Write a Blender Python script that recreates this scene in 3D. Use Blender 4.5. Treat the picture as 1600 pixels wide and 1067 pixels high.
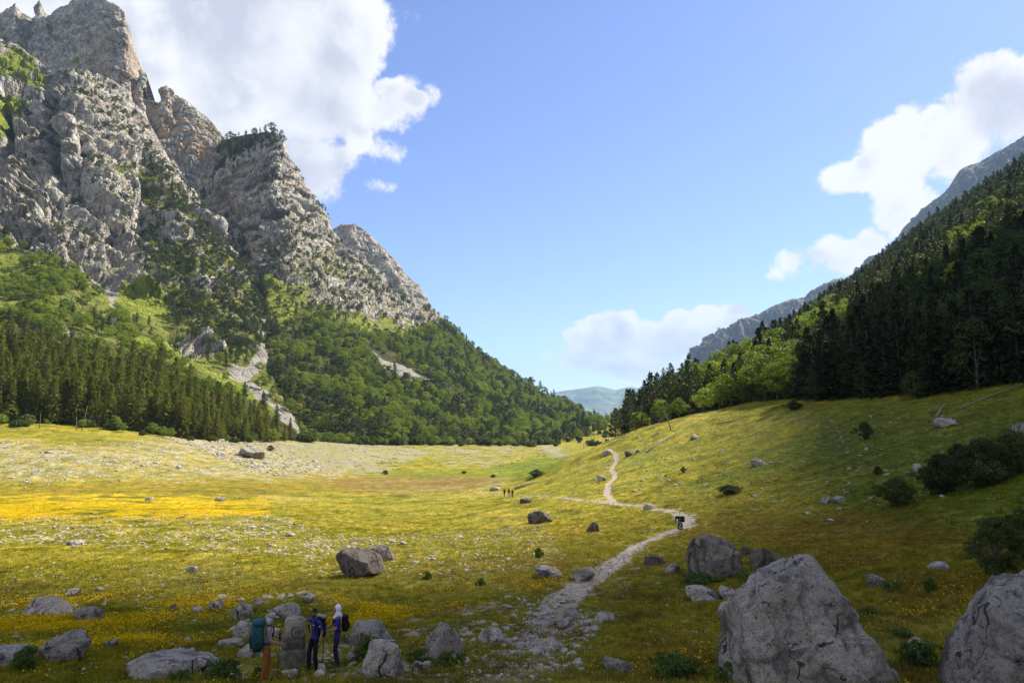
import bpy, bmesh, math, random
import numpy as np
from mathutils import Vector, Matrix

for o in list(bpy.data.objects):
    bpy.data.objects.remove(o, do_unlink=True)
SC = bpy.context.scene
COL = SC.collection
R = math.radians

# ------------------------------------------------------------------ camera
F = 1067.0                       # focal length in pixels of the 1600 px wide photograph (24 mm)
PITCH = math.atan((660 - 533.5) / F)
cam_data = bpy.data.cameras.new('camera')
cam_data.sensor_width = 36.0
cam_data.lens = 36.0 * F / 1600.0
cam_data.clip_start = 0.1
cam_data.clip_end = 60000
cam = bpy.data.objects.new('camera', cam_data)
COL.objects.link(cam)
cam.location = (0, 0, 0)
cam.rotation_euler = (math.pi / 2 + PITCH, 0, 0)
SC.camera = cam

# ------------------------------------------------------------------ light
SUN_AZ, SUN_EL = 56.0, 48.0      # degrees to the right of the view axis, above the horizon
SUN = Vector((math.sin(R(SUN_AZ)) * math.cos(R(SUN_EL)), math.cos(R(SUN_AZ)) * math.cos(R(SUN_EL)), math.sin(R(SUN_EL))))
sun_data = bpy.data.lights.new('sun', 'SUN')
sun_data.energy = 5.0
sun_data.angle = R(0.55)
sun_data.color = (1.0, 0.93, 0.80)
sun = bpy.data.objects.new('sun', sun_data)
COL.objects.link(sun)
sun.rotation_euler = (-SUN).to_track_quat('-Z', 'Y').to_euler()
SKY_STRENGTH = 0.086
SC.view_settings.view_transform = 'Standard'
SC.view_settings.look = 'None'
SC.view_settings.gamma = 1
SC.view_settings.use_curve_mapping = False
SC.view_settings.exposure = 1.14
SC.render.engine = 'CYCLES'
CY = SC.cycles
CY.max_bounces = 5
CY.diffuse_bounces = 2
CY.glossy_bounces = 2
CY.transmission_bounces = 3
CY.transparent_max_bounces = 4
CY.volume_bounces = 0
CY.sample_clamp_indirect = 6
CY.use_denoising = True
try:
    CY.denoiser = 'OPENIMAGEDENOISE'
    CY.denoising_input_passes = 'RGB_ALBEDO_NORMAL'
    CY.denoising_prefilter = 'ACCURATE'
except Exception:
    pass

# ------------------------------------------------------------------ pixel helpers
CP, SP = math.cos(PITCH), math.sin(PITCH)
def at(px, py, Y):
    """the point that shows at a pixel of the photograph and stands Y metres ahead"""
    cx, cy = (px - 800) / F, (533.5 - py) / F
    t = Y / (CP - cy * SP)
    return (cx * t, Y, (SP + cy * CP) * t)
def project(P):
    P = np.asarray(P, float)
    d = P[:, 1] * CP + P[:, 2] * SP
    d = np.where(np.abs(d) < 1e-3, 1e-3, d)
    u = -P[:, 1] * SP + P[:, 2] * CP
    return 800 + F * P[:, 0] / d, 533.5 - F * u / d, d

# ------------------------------------------------------------------ node helpers
class NT:
    def __init__(self, tree):
        self.t = tree
        self.n = tree.nodes
        self.l = tree.links
    def new(self, typ, **kw):
        nd = self.n.new(typ)
        for k, v in kw.items():
            setattr(nd, k, v)
        return nd
    def put(self, sock, val):
        if isinstance(val, bpy.types.NodeSocket):
            self.l.new(val, sock)
        elif val is not None:
            try:
                sock.default_value = val
            except Exception:
                sock.default_value = tuple(val) + (1.0,)
    def math(self, op, a, b=None, c=None, clamp=False):
        nd = self.new('ShaderNodeMath', operation=op, use_clamp=clamp)
        self.put(nd.inputs[0], a)
        if b is not None: self.put(nd.inputs[1], b)
        if c is not None: self.put(nd.inputs[2], c)
        return nd.outputs[0]
    def vmath(self, op, a, b=None, out=0):
        nd = self.new('ShaderNodeVectorMath', operation=op)
        self.put(nd.inputs[0], a)
        if b is not None: self.put(nd.inputs[1], b)
        return nd.outputs[out]
    def smooth(self, v, lo, hi, a=0.0, b=1.0):
        nd = self.new('ShaderNodeMapRange', interpolation_type='SMOOTHSTEP')
        self.put(nd.inputs['Value'], v)
        nd.inputs['From Min'].default_value = lo
        nd.inputs['From Max'].default_value = hi
        nd.inputs['To Min'].default_value = a
        nd.inputs['To Max'].default_value = b
        return nd.outputs['Result']
    def mix(self, fac, a, b, blend='MIX'):
        nd = self.new('ShaderNodeMix', data_type='RGBA', blend_type=blend)
        self.put(nd.inputs[0], fac)
        self.put(nd.inputs[6], a)
        self.put(nd.inputs[7], b)
        return nd.outputs[2]
    def noise(self, vec, scale, detail=3.0, rough=0.55, dist=0.0, out='Fac'):
        nd = self.new('ShaderNodeTexNoise')
        if vec is not None: self.put(nd.inputs['Vector'], vec)
        nd.inputs['Scale'].default_value = scale
        nd.inputs['Detail'].default_value = detail
        nd.inputs['Roughness'].default_value = rough
        nd.inputs['Distortion'].default_value = dist
        return nd.outputs[out]
    def voronoi(self, vec, scale, feature='F1', out='Distance', rnd=1.0):
        nd = self.new('ShaderNodeTexVoronoi', feature=feature)
        if vec is not None: self.put(nd.inputs['Vector'], vec)
        nd.inputs['Scale'].default_value = scale
        nd.inputs['Randomness'].default_value = rnd
        return nd.outputs[out]
    def scale(self, vec, s):
        nd = self.new('ShaderNodeVectorMath', operation='MULTIPLY')
        self.put(nd.inputs[0], vec)
        nd.inputs[1].default_value = s
        return nd.outputs[0]
    def attr(self, name, typ='GEOMETRY', out='Color'):
        nd = self.new('ShaderNodeAttribute', attribute_name=name, attribute_type=typ)
        return nd.outputs[out]
    def bump(self, h, strength, dist):
        nd = self.new('ShaderNodeBump')
        self.put(nd.inputs['Height'], h)
        nd.inputs['Strength'].default_value = strength
        nd.inputs['Distance'].default_value = dist
        return nd.outputs[0]

def c3(*v):
    return (v[0], v[1], v[2], 1.0)

def material(name):
    m = bpy.data.materials.new(name)
    m.use_nodes = True
    nt = NT(m.node_tree)
    b = m.node_tree.nodes['Principled BSDF']
    b.inputs['Roughness'].default_value = 0.85
    b.inputs['Specular IOR Level'].default_value = 0.25
    return m, nt, b

def plain(name, colr, rough=.8, vary=.15, scale=8.0, spec=.2):
    m, nt, bs = material(name)
    tc = nt.new('ShaderNodeTexCoord').outputs['Object']
    n_ = nt.noise(tc, scale, 4, .6)
    nt.put(bs.inputs['Base Color'], nt.mix(nt.smooth(n_, .3, .7), c3(*[c * (1 - vary) for c in colr]), c3(*[min(1, c * (1 + vary)) for c in colr])))
    bs.inputs['Roughness'].default_value = rough; bs.inputs['Specular IOR Level'].default_value = spec
    nt.put(bs.inputs['Normal'], nt.bump(n_, .25, .03))
    return m

# ------------------------------------------------------------------ world: sky with clouds
world = bpy.data.worlds.new('World')
SC.world = world
world.use_nodes = True
W = NT(world.node_tree)
bg = world.node_tree.nodes['Background']
sky = W.new('ShaderNodeTexSky', sky_type='NISHITA')
sky.sun_disc = False
sky.sun_elevation = R(SUN_EL)
sky.sun_rotation = R(SUN_AZ)
sky.altitude = 900
sky.air_density = 1.0
sky.dust_density = 0.6
sky.ozone_density = 2.0
gen = W.new('ShaderNodeTexCoord').outputs['Generated']
sep = W.new('ShaderNodeSeparateXYZ')
W.put(sep.inputs[0], gen)
X_, Y_, Z_ = sep.outputs
AZ = W.math('ARCTAN2', X_, Y_)
HOR = W.math('SQRT', W.math('ADD', W.math('MULTIPLY', X_, X_), W.math('MULTIPLY', Y_, Y_)))
EL = W.math('ARCTAN2', Z_, HOR)
blobs = [  # centre and half axes of each cloud billow, read off the photograph, turned into azimuth and elevation
 (150,-40,260,150,1.5),(330,60,230,170,1.55),(470,110,130,160,1.3),(420,250,130,100,1.3),(500,20,125,120,1.3),(608,168,82,58,.9),
 (500,290,52,80,.82),(590,225,60,42,.62),(585,290,52,17,.62),(628,10,34,44,.7),(560,70,60,70,.72),(715,248,12,12,.42),
 (950,528,70,40,1.3),(1055,536,105,40,1.35),(1135,512,60,30,1.25),(905,558,60,26,1.1),(900,526,28,20,1.15),(935,505,28,20,1.2),(972,508,26,18,1.15),(1012,516,26,18,1.15),(1060,500,32,20,1.2),(1102,491,28,17,1.2),(1145,486,26,15,1.1),(1348,258,26,20,1.15),(1400,228,32,24,1.2),(1462,184,34,26,1.2),(1530,142,40,30,1.2),(604,140,28,22,1.1),(644,156,26,22,1.1),(562,205,26,20,1.0),(1010,572,150,26,.95),(955,502,46,22,1.1),
 (1450,235,155,82,1.15),(1560,170,130,92,1.2),(1420,315,75,70,1.05),(1340,275,62,34,1.0),(1290,402,88,40,1.05),(1248,402,44,28,1.05),(1352,384,46,34,.95)]
def az_el(px, py):
    x, y, z = at(px, py, 1.0)
    return math.atan2(x, y), math.atan2(z, math.hypot(x, y))
def cloud_field(az, el):
    f = None
    for px, py, rx, ry, wgt in blobs:
        a0, e0 = az_el(px, py)
        a1, _ = az_el(px + rx, py)
        _, e1 = az_el(px, py - ry)
        dx = W.math('MULTIPLY_ADD', az, 1 / (a1 - a0), -a0 / (a1 - a0))
        dy = W.math('MULTIPLY_ADD', el, 1 / (e1 - e0), -e0 / (e1 - e0))
        d2 = W.math('MULTIPLY_ADD', dx, dx, W.math('MULTIPLY', dy, dy))
        v = W.math('MULTIPLY_ADD', d2, -0.55 * wgt, wgt)
        f = v if f is None else W.math('SMOOTH_MAX', f, v, 0.12)
    return f
comb = W.new('ShaderNodeCombineXYZ')
W.put(comb.inputs[0], AZ); W.put(comb.inputs[1], EL)
AE = comb.outputs[0]
side = W.smooth(W.math('ABSOLUTE', AZ), 0.82, 1.1)                # outside the photograph the broken cumulus goes on
gen_field = W.smooth(W.noise(gen, 2.2, 2.0, 0.5), 0.38, 0.56, 0.0, 1.0)
gen_field = W.math('MULTIPLY', gen_field, W.smooth(EL, 0.02, 0.2))
field = W.math('ADD', W.math('MULTIPLY', W.math('MAXIMUM', cloud_field(AZ, EL), 0.0), W.math('SUBTRACT', 1.0, side)), W.math('MULTIPLY', gen_field, side))
def puff(vec, det=8.0):
    a = W.noise(vec, 7.0, det, 0.66, 0.35)
    b = W.voronoi(W.vmath('ADD', vec, W.scale(W.noise(vec, 9.0, 1.0, .5, out='Color'), (.08, .08, .08))), 15.0, 'SMOOTH_F1')
    return W.math('SUBTRACT', W.math('MULTIPLY', a, 1.5), W.math('MULTIPLY', b, 0.7))
n1 = W.math('ADD', puff(AE), W.math('MULTIPLY_ADD', W.noise(AE, 38.0, 4.0, .6), .5, -.25))
sun_off = W.vmath('ADD', AE, (0.018, 0.022, 0.0))
n2 = puff(sun_off, 5.0)
dens = W.math('ADD', field, W.math('MULTIPLY_ADD', n1, 1.25, -0.86))
alpha = W.smooth(dens, 0.22, 0.52)
thick = W.smooth(dens, 0.45, 1.15)
relief = W.math('MULTIPLY', W.math('SUBTRACT', n1, n2), 1.1)
broad = W.noise(AE, 4.2, 2.0, 0.5)
lit = W.math('ADD', W.math('MULTIPLY', W.math('SUBTRACT', broad, 0.5), 1.3), relief)
lit = W.math('SUBTRACT', lit, W.math('MULTIPLY', thick, 0.42))
lit = W.smooth(lit, -0.72, 0.10)
CLOUD = 5.25
ccol = W.mix(lit, c3(CLOUD * .66, CLOUD * .68, CLOUD * .80), c3(CLOUD * 1.06, CLOUD * 1.05, CLOUD * 1.06))
sky_tint = W.mix(1.0, sky.outputs[0], c3(.88, .87, 1.08), 'MULTIPLY')
W.put(bg.inputs['Color'], W.mix(W.math('MULTIPLY', alpha, 0.97), sky_tint, ccol))
bg.inputs['Strength'].default_value = SKY_STRENGTH
try:
    world.cycles.sampling_method = 'MANUAL'
    world.cycles.sample_map_resolution = 512
except Exception:
    pass

# ------------------------------------------------------------------ numpy noise
rs = np.random.default_rng(11)
_perm = rs.permutation(256)
_perm = np.concatenate([_perm, _perm, _perm])
_grad = rs.normal(size=(256, 3)); _grad /= np.linalg.norm(_grad, axis=1)[:, None]
def pnoise(p):
    p = np.asarray(p, float)
    i = np.floor(p).astype(int); f = p - i
    i &= 255
    u = f * f * f * (f * (f * 6 - 15) + 10)
    out = 0.0
    for dx in (0, 1):
        wx = u[:, 0] if dx else 1 - u[:, 0]
        for dy in (0, 1):
            wy = u[:, 1] if dy else 1 - u[:, 1]
            for dz in (0, 1):
                wz = u[:, 2] if dz else 1 - u[:, 2]
                h = _perm[_perm[_perm[(i[:, 0] + dx) & 255] + ((i[:, 1] + dy) & 255)] + ((i[:, 2] + dz) & 255)]
                g = _grad[h]
                out = out + wx * wy * wz * (g[:, 0] * (f[:, 0] - dx) + g[:, 1] * (f[:, 1] - dy) + g[:, 2] * (f[:, 2] - dz))
    return out * 1.5
def fbm(p, oct=4, gain=0.5, seed=0.0):
    p = np.asarray(p, float) + seed
    a, s, tot = 1.0, 0.0, 0.0
    for k in range(oct):
        s = s + a * pnoise(p + 17.3 * k); tot += a
        a *= gain; p = p * 2.03
    return s / tot
def ridged(p, oct=4, gain=0.5, seed=0.0):
    p = np.asarray(p, float) + seed
    a, s, tot = 1.0, 0.0, 0.0
    for k in range(oct):
        s = s + a * (1 - np.abs(pnoise(p + 9.1 * k)) * 2.0); tot += a
        a *= gain; p = p * 2.07
    return s / tot
def sstep(x, a, b):
    t = np.clip((x - a) / (b - a), 0, 1)
    return t * t * (3 - 2 * t)
def poly_dist(px, py, poly):
    """signed distance to a polygon, positive inside"""
    poly = np.asarray(poly, float)
    d = np.full(px.shape, 1e9); inside = np.zeros(px.shape, bool)
    n = len(poly)
    for k in range(n):
        x0, y0 = poly[k]; x1, y1 = poly[(k + 1) % n]
        ex, ey = x1 - x0, y1 - y0
        t = np.clip(((px - x0) * ex + (py - y0) * ey) / (ex * ex + ey * ey + 1e-9), 0, 1)
        d = np.minimum(d, np.hypot(px - x0 - t * ex, py - y0 - t * ey))
        c = ((y0 > py) != (y1 > py)) & (px < (x1 - x0) * (py - y0) / (y1 - y0 + 1e-12) + x0)
        inside ^= c
    return np.where(inside, d, -d)
def line_dist(x, y, pts):
    d = np.full(np.shape(x), 1e9); tt = np.zeros(np.shape(x)); L = 0.0
    for (x0, y0), (x1, y1) in zip(pts[:-1], pts[1:]):
        ex, ey = x1 - x0, y1 - y0; l = math.hypot(ex, ey)
        t = np.clip(((x - x0) * ex + (y - y0) * ey) / (l * l + 1e-9), 0, 1)
        dd = np.hypot(x - x0 - t * ex, y - y0 - t * ey)
        tt = np.where(dd < d, L + t * l, tt); d = np.minimum(d, dd); L += l
    return d, tt / max(L, 1e-6)
def pmask(px, py, poly, soft=8.0):
    return sstep(poly_dist(px, py, poly), -soft, soft)

# ------------------------------------------------------------------ mesh helpers
def mesh_from(name, V, Fc, mats=(), smooth=True, midx=None):
    me = bpy.data.meshes.new(name)
    V = np.asarray(V, np.float32)
    if isinstance(Fc, np.ndarray):
        k = Fc.shape[1]
        me.vertices.add(len(V)); me.vertices.foreach_set('co', V.ravel())
        me.loops.add(Fc.size); me.loops.foreach_set('vertex_index', Fc.astype(np.int32).ravel())
        me.polygons.add(len(Fc)); me.polygons.foreach_set('loop_start', np.arange(0, Fc.size, k, dtype=np.int32))
        me.polygons.foreach_set('loop_total', np.full(len(Fc), k, np.int32))
        me.update(calc_edges=True)
        me.validate()
    else:
        me.from_pydata([tuple(v) for v in V], [], Fc)
        me.update()
    for m in mats:
        me.materials.append(m)
    if midx is not None:
        me.polygons.foreach_set('material_index', np.asarray(midx, np.int32))
    if smooth:
        me.polygons.foreach_set('use_smooth', np.ones(len(me.polygons), bool))
    return me
def link(name, me, parent=None, loc=None):
    o = bpy.data.objects.new(name, me)
    COL.objects.link(o)
    if parent is not None: o.parent = parent
    if loc is not None: o.location = loc
    return o
def tag(o, label=None, cat=None, group=None, kind=None):
    if label: o['label'] = label
    if cat: o['category'] = cat
    if group: o['group'] = group
    if kind: o['kind'] = kind
    return o
def empty(name, loc=(0, 0, 0), rotz=0.0):
    o = bpy.data.objects.new(name, None)
    o.empty_display_size = 0.3
    COL.objects.link(o)
    o.location = loc; o.rotation_euler = (0, 0, rotz)
    return o
def grid_faces(nr, nc):
    i = np.arange((nr - 1) * (nc - 1)); r = i // (nc - 1); c = i % (nc - 1)
    a = r * nc + c
    return np.stack([a, a + 1, a + nc + 1, a + nc], 1)
def set_attr(me, name, data, typ='FLOAT'):
    at_ = me.attributes.new(name, typ, 'POINT')
    d = np.asarray(data, np.float32)
    if typ == 'FLOAT': at_.data.foreach_set('value', d.ravel())
    elif typ == 'FLOAT_COLOR':
        if d.shape[1] == 3: d = np.concatenate([d, np.ones((len(d), 1), np.float32)], 1)
        at_.data.foreach_set('color', d.ravel())
    else: at_.data.foreach_set('vector', d.ravel())
class MB:
    """collects tubes, boxes and sheets into one mesh"""
    def __init__(self):
        self.v = []; self.f = []; self.m = []
    def add(self, V, Fc, mi=0):
        b = len(self.v)
        self.v += [tuple(map(float, p)) for p in V]
        self.f += [tuple(int(i) + b for i in f) for f in Fc]
        self.m += [mi] * len(Fc)
    def tube(self, pts, rad, sides=8, mi=0, cap=True, flat=1.0):
        pts = [Vector(p) for p in pts]
        V = []; Fc = []
        n = len(pts)
        ref = None
        for k, p in enumerate(pts):
            t = (pts[min(k + 1, n - 1)] - pts[max(k - 1, 0)]).normalized()
            if ref is None:
                ref = Vector((0, 0, 1)) if abs(t.z) < 0.9 else Vector((1, 0, 0))
            a = t.cross(ref).normalized(); b = t.cross(a).normalized()
            ref = -b if False else ref
            for s in range(sides):
                w = 2 * math.pi * s / sides
                V.append(p + a * math.cos(w) * rad[k] + b * math.sin(w) * rad[k] * flat)
        for k in range(n - 1):
            for s in range(sides):
                Fc.append((k * sides + s, k * sides + (s + 1) % sides, (k + 1) * sides + (s + 1) % sides, (k + 1) * sides + s))
        if cap:
            Fc.append(tuple(range(sides - 1, -1, -1)))
            Fc.append(tuple((n - 1) * sides + s for s in range(sides)))
        self.add(V, Fc, mi)
    def box(self, c, s, mi=0, taper=1.0, rot=None):
        V = []
        for z in (-1, 1):
            k = taper if z > 0 else 1.0
            for x, y in ((-1, -1), (1, -1), (1, 1), (-1, 1)):
                p = Vector((x * s[0] / 2 * k, y * s[1] / 2 * k, z * s[2] / 2))
                if rot is not None: p = rot @ p
                V.append((p.x + c[0], p.y + c[1], p.z + c[2]))
        self.add(V, [(3, 2, 1, 0), (4, 5, 6, 7), (0, 1, 5, 4), (1, 2, 6, 5), (2, 3, 7, 6), (3, 0, 4, 7)], mi)
    def ball(self, c, r, mi=0, seg=10, ring=7, rot=None):
        V = []; Fc = []
        r = (r, r, r) if not hasattr(r, '__len__') else r
        for i in range(ring + 1):
            th = math.pi * i / ring
            for j in range(seg):
                ph = 2 * math.pi * j / seg
                p = Vector((r[0] * math.sin(th) * math.cos(ph), r[1] * math.sin(th) * math.sin(ph), r[2] * math.cos(th)))
                if rot is not None: p = rot @ p
                V.append((p.x + c[0], p.y + c[1], p.z + c[2]))
        for i in range(ring):
            for j in range(seg):
                a, b = i * seg + j, i * seg + (j + 1) % seg
                Fc.append((a, b, b + seg, a + seg) if 0 < i < ring - 1 else ((a, b + seg, a + seg) if i == 0 else (a, b, a + seg)))
        self.add(V, Fc, mi)
    def mesh(self, name, mats=(), smooth=True):
        return mesh_from(name, self.v, self.f, mats, smooth, self.m)
    def build(self, name, mats, parent=None, loc=None, smooth=True):
        mats = mats if isinstance(mats, (list, tuple)) else [mats]
        return link(name, self.mesh(name, mats, smooth), parent, loc)
# ------------------------------------------------------------------ the lie of the land
G = [(800,1067,16.3),(100,1067,16.5),(1600,1067,13.0),(1300,1067,14.6),(440,1047,17.6),(700,1030,19),(0,1020,20.5),(1000,1000,22.8),(850,950,31),(200,950,31),
 (0,900,42),(550,900,42),(1200,900,33),(960,880,42),(300,860,55),(1063,838,57),(0,830,75),(700,830,75),(840,818,84),(400,800,100),
 (150,790,110),(950,783,92),(795,778,122),(0,765,135),(600,760,165),(400,760,150),(640,742,205),(780,742,200),(480,745,190),
 (0,720,160),(150,720,165),(0,690,195),(200,692,200),(0,661,226),(160,669,236),(320,691,248),(400,722,205),(480,733,200),(420,700,245),(500,692,295),
 (-300,690,190),(-300,655,215),(-300,800,85),(-300,900,40),(-300,1000,22),
 (560,735,225),(560,694,380),(640,710,300),(700,735,230),(700,694,430),(820,738,225),(850,694,495),(880,712,340),(780,712,310),
 (900,690,520),(890,670,640),(940,657,760),
 (865,730,182),(920,706,172),(960,684,168),(1000,668,162),(1100,645,150),(1240,632,132),(1400,625,112),(1600,606,92),
 (900,745,135),(960,735,118),(950,760,103),(1060,802,70),(1100,760,88),(1100,700,118),(1200,700,104),(1200,760,78),(1300,760,70),(1300,690,92),
 (1400,800,50),(1400,720,70),(1600,800,39),(1600,700,58),(1500,900,27.5),(1300,850,43)]
ctrl = [at(*g) for g in G]
ctrl += [(0,0,-1.65),(0,6,-3.2),(-8,2,-2.6),(8,2,-2.4),(-15,10,-5.2),(15,9,-4.2),(-40,5,-5.6),(30,5,-1.0),(60,30,4),(90,60,9),(-80,20,-7),(-150,60,-6),
 (-250,100,4),(0,-30,2),(-60,-30,-2),(60,-30,8),(16,218,-16.5),(30,238,-14),(42,275,-10),(110,200,2),(160,130,14),(160,0,20),(-300,300,-4),(-100,500,-14),(100,500,-12),
 (-250,500,-14),(-100,800,-10),(100,900,-4),(0,1100,-20),(400,300,20),(400,-100,30),(-400,0,0)]
ctrl = np.array(ctrl)
_c = ctrl[:, :2] / 100.0
def _phi(r2):
    return 0.5 * r2 * np.log(r2 + 1e-12)
def _solve():
    n = len(_c)
    d2 = ((_c[:, None] - _c[None]) ** 2).sum(-1)
    K = _phi(d2) + np.eye(n) * 0.004
    P = np.concatenate([np.ones((n, 1)), _c], 1)
    A = np.zeros((n + 3, n + 3)); A[:n, :n] = K; A[:n, n:] = P; A[n:, :n] = P.T
    b = np.zeros(n + 3); b[:n] = ctrl[:, 2]
    return np.linalg.solve(A, b)
_w = _solve()
def zbase(x, y):
    x = np.atleast_1d(np.asarray(x, float)); y = np.atleast_1d(np.asarray(y, float))
    q = np.stack([x, y], -1) / 100.0
    out = np.empty(len(q))
    for s in range(0, len(q), 40000):
        e = q[s:s + 40000]
        d2 = ((e[:, None] - _c[None]) ** 2).sum(-1)
        out[s:s + 40000] = _phi(d2) @ _w[:-3] + _w[-3] + e @ _w[-2:]
    return out
def zg(x, y):
    x = np.atleast_1d(np.asarray(x, float)); y = np.atleast_1d(np.asarray(y, float))
    p = np.stack([x, y, np.zeros_like(x)], -1)
    fade = np.clip(np.hypot(x, y) / 12.0, 0.15, 1)
    hill = sstep(x - 0.12 * y, -8, 30)
    return zbase(x, y) + fade * (0.28 * fbm(p / 7.0, 3, seed=3.1) + 0.10 * fbm(p / 1.3, 3, seed=8.2) + 0.5 * hill * fbm(p / 11.0, 3, seed=1.7))
_ys = np.concatenate([np.arange(11, 60, 0.25), np.arange(60, 200, 1.0), np.arange(200, 700, 3.0)])
def ground_hit(px, py):
    """where the line of sight through a pixel meets the ground"""
    P = np.array([at(px, py, Y) for Y in _ys])
    z = zg(P[:, 0], P[:, 1])
    k = np.argmax(z >= P[:, 2])
    if z[k] < P[k, 2]:
        k = len(_ys) - 1
    a = max(k - 1, 0)
    g0, g1 = P[a, 2] - z[a], P[k, 2] - z[k]
    t = g0 / (g0 - g1) if g0 != g1 else 0
    p = P[a] * (1 - t) + P[k] * t
    return np.array([p[0], p[1], float(zg(p[0], p[1])[0])])
def gpts(lst):
    return [tuple(ground_hit(*p)[:2]) for p in lst]

main_path = gpts([(800,1066),(840,1000),(868,950),(905,915),(955,885),(1000,850),(1045,832),(1078,822),(1072,808),(1040,796),(1000,790),(955,785),(900,780),(840,775),(760,768),(715,762)])
side_path = gpts([(960,785),(948,772),(950,757),(962,745),(955,735),(962,722),(963,710),(955,705)])
def ground_masks(x, y):
    """what grows or lies where, plus the shade toned into the right slope"""
    x = np.asarray(x, float); y = np.asarray(y, float)
    z = zg(x, y)
    P = np.stack([x, y, z], -1)
    px, py, d = project(P)
    bad = y < 8
    px = np.where(bad, 800, px); py = np.where(bad, 1200, py)
    w = np.stack([x, y, np.zeros_like(x)], -1)
    j1, j2 = fbm(w / 6.0, 3, seed=4.4), fbm(w / 6.0, 3, seed=14.4)
    qx, qy = px + 40 * j1, py + 12 * j2 * np.clip((py - 640) / 150, .2, 2)
    n_big = fbm(w / 16.0, 4, seed=2.0); n_mid = fbm(w / 4.0, 4, seed=5.0); n_small = fbm(w / 1.1, 3, seed=6.0)
    M = {}
    dm, tm = line_dist(x, y, main_path); ds, ts = line_dist(x, y, side_path)
    wid = np.interp(tm, [0, .1, .25, .5, .7, 1], [1.3, 1.15, .8, .72, .55, .36])
    path = 1 - sstep(dm + 0.55 * n_mid + 0.3 * n_small, wid * .55, wid * 1.05)
    path = path * np.interp(tm, [0, .16, .75, .9, 1], [.5, .95, .5, .2, .1])
    path2 = (1 - sstep(ds + 0.3 * n_mid + .2 * n_small, .2, .65)) * .85
    M['path'] = np.maximum(path, path2)
    near_path = 1 - sstep(dm + n_mid * 1.5, wid, wid * 2.6)
    # yellow flowers
    band = pmask(qx, qy, [(-400,776),(60,772),(300,775),(430,784),(400,806),(280,812),(0,816),(-400,822)], 7)
    band2 = pmask(qx, qy, [(-300,955),(120,940),(330,925),(420,930),(520,930),(660,945),(650,975),(560,985),(440,975),(300,1010),(120,1030),(-300,1045)], 20)
    band3 = pmask(qx, qy, [(560,920),(760,900),(960,870),(1040,850),(1000,880),(900,930),(800,945),(600,960)], 14)
    band4 = pmask(qx, qy, [(980,1000),(1120,940),(1120,1060),(980,1067)], 22) * .1
    band5 = pmask(qx, qy, [(1150,880),(1380,830),(1560,870),(1540,960),(1400,980),(1300,900)], 25) * .08
    M['flower'] = np.clip(np.maximum.reduce([band * sstep(n_big + n_mid * .8, -.45, .05), band2 * sstep(n_mid + .5 * n_big, -.1, .32) * .75, band3 * sstep(n_mid, -.1, .3) * .25, band4 * sstep(n_mid, -.1, .3), band5 * sstep(n_mid, -.1, .3)]), 0, 1)
    # rusty dry sorrel
    rust = pmask(qx, qy, [(1040,800),(1200,785),(1400,800),(1600,840),(1600,920),(1300,960),(1120,920),(1080,860)], 30) * .75
    rust2 = pmask(qx, qy, [(700,840),(960,800),(1060,790),(1020,840),(880,880),(720,900)], 25) * .4
    rust3 = pmask(qx, qy, [(-400,752),(200,757),(520,742),(760,745),(740,765),(420,772),(-400,778)], 8) * .75
    rust4 = pmask(qx, qy, [(950,960),(1100,900),(1120,1067),(960,1067)], 30) * .5
    M['rust'] = np.maximum.reduce([rust, rust2, rust3, rust4]) * sstep(n_big + .6 * n_mid, -.35, .35)
    # stones and scree
    bank = pmask(qx, qy, [(-400,690),(0,690),(130,700),(330,672),(520,690),(560,700),(540,748),(420,750),(200,745),(-400,765)], 10)
    stony_l = bank * sstep(n_mid + .5 * n_big + .25 * n_small, -.12, .3)
    rub = pmask(qx, qy, [(270,668),(360,676),(500,690),(540,742),(430,742),(350,715),(260,690)], 8)
    scree = pmask(qx, qy, [(395,690),(520,682),(640,696),(690,706),(640,718),(600,742),(520,738),(430,712)], 7) * (.35 + .65 * sstep(n_big + .7 * n_mid, -.3, .25))
    scree2 = pmask(qx, qy, [(660,692),(800,692),(850,706),(800,712),(770,735),(690,725)], 8) * sstep(n_big + n_mid, -.35, .4)
    scree3 = pmask(qx, qy, [(838,694),(862,694),(886,712),(868,716)], 4)
    fields = pmask(qx, qy, [(-40,812),(60,808),(420,806),(620,850),(420,870),(-40,850)], 14) * sstep(n_mid + n_small * .5, .0, .45) * .75
    fields2 = pmask(qx, qy, [(480,838),(840,818),(880,880),(700,900),(500,900)], 14) * sstep(n_mid + n_small * .6, .12, .5) * .6
    apron = pmask(qx, qy, [(560,1067),(640,960),(780,925),(900,930),(960,960),(930,1020),(900,1067)], 26) * sstep(n_mid + n_small * .7, -.25, .3) * .8
    feet = pmask(qx, qy, [(350,1067),(400,985),(560,990),(620,1030),(680,1067)], 14) * sstep(n_mid + n_small, -.45, .15) * .9
    M['stony'] = np.clip(np.maximum.reduce([stony_l * .95, rub * sstep(n_mid + n_small, -.3, .15), fields, fields2, apron, near_path * sstep(n_small + n_mid, -.1, .35) * .6, feet]), 0, 1)
    M['scree'] = np.clip(np.maximum.reduce([scree, scree2 * .9, scree3]), 0, 1)
    lush = pmask(qx, qy, [(560,745),(640,736),(760,733),(900,700),(900,690),(870,738),(800,748),(700,745)], 6)
    hill = pmask(qx, qy, [(960,690),(1250,640),(1700,600),(1700,830),(1380,820),(1150,790),(1000,770)], 40)
    M['lush'] = np.maximum(lush, hill * sstep(n_big + .5 * n_mid, -.3, .4) * .75)
    M['shaded_green'] = pmask(qx, qy, [(1250,640),(1700,590),(1700,860),(1420,850),(1330,800),(1260,730)], 45)  # greener turf, with the slope's shade put into its colour too
    M['mud'] = pmask(qx, qy, [(500,752),(640,745),(770,746),(800,752),(720,768),(560,768)], 6) * .75
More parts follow.
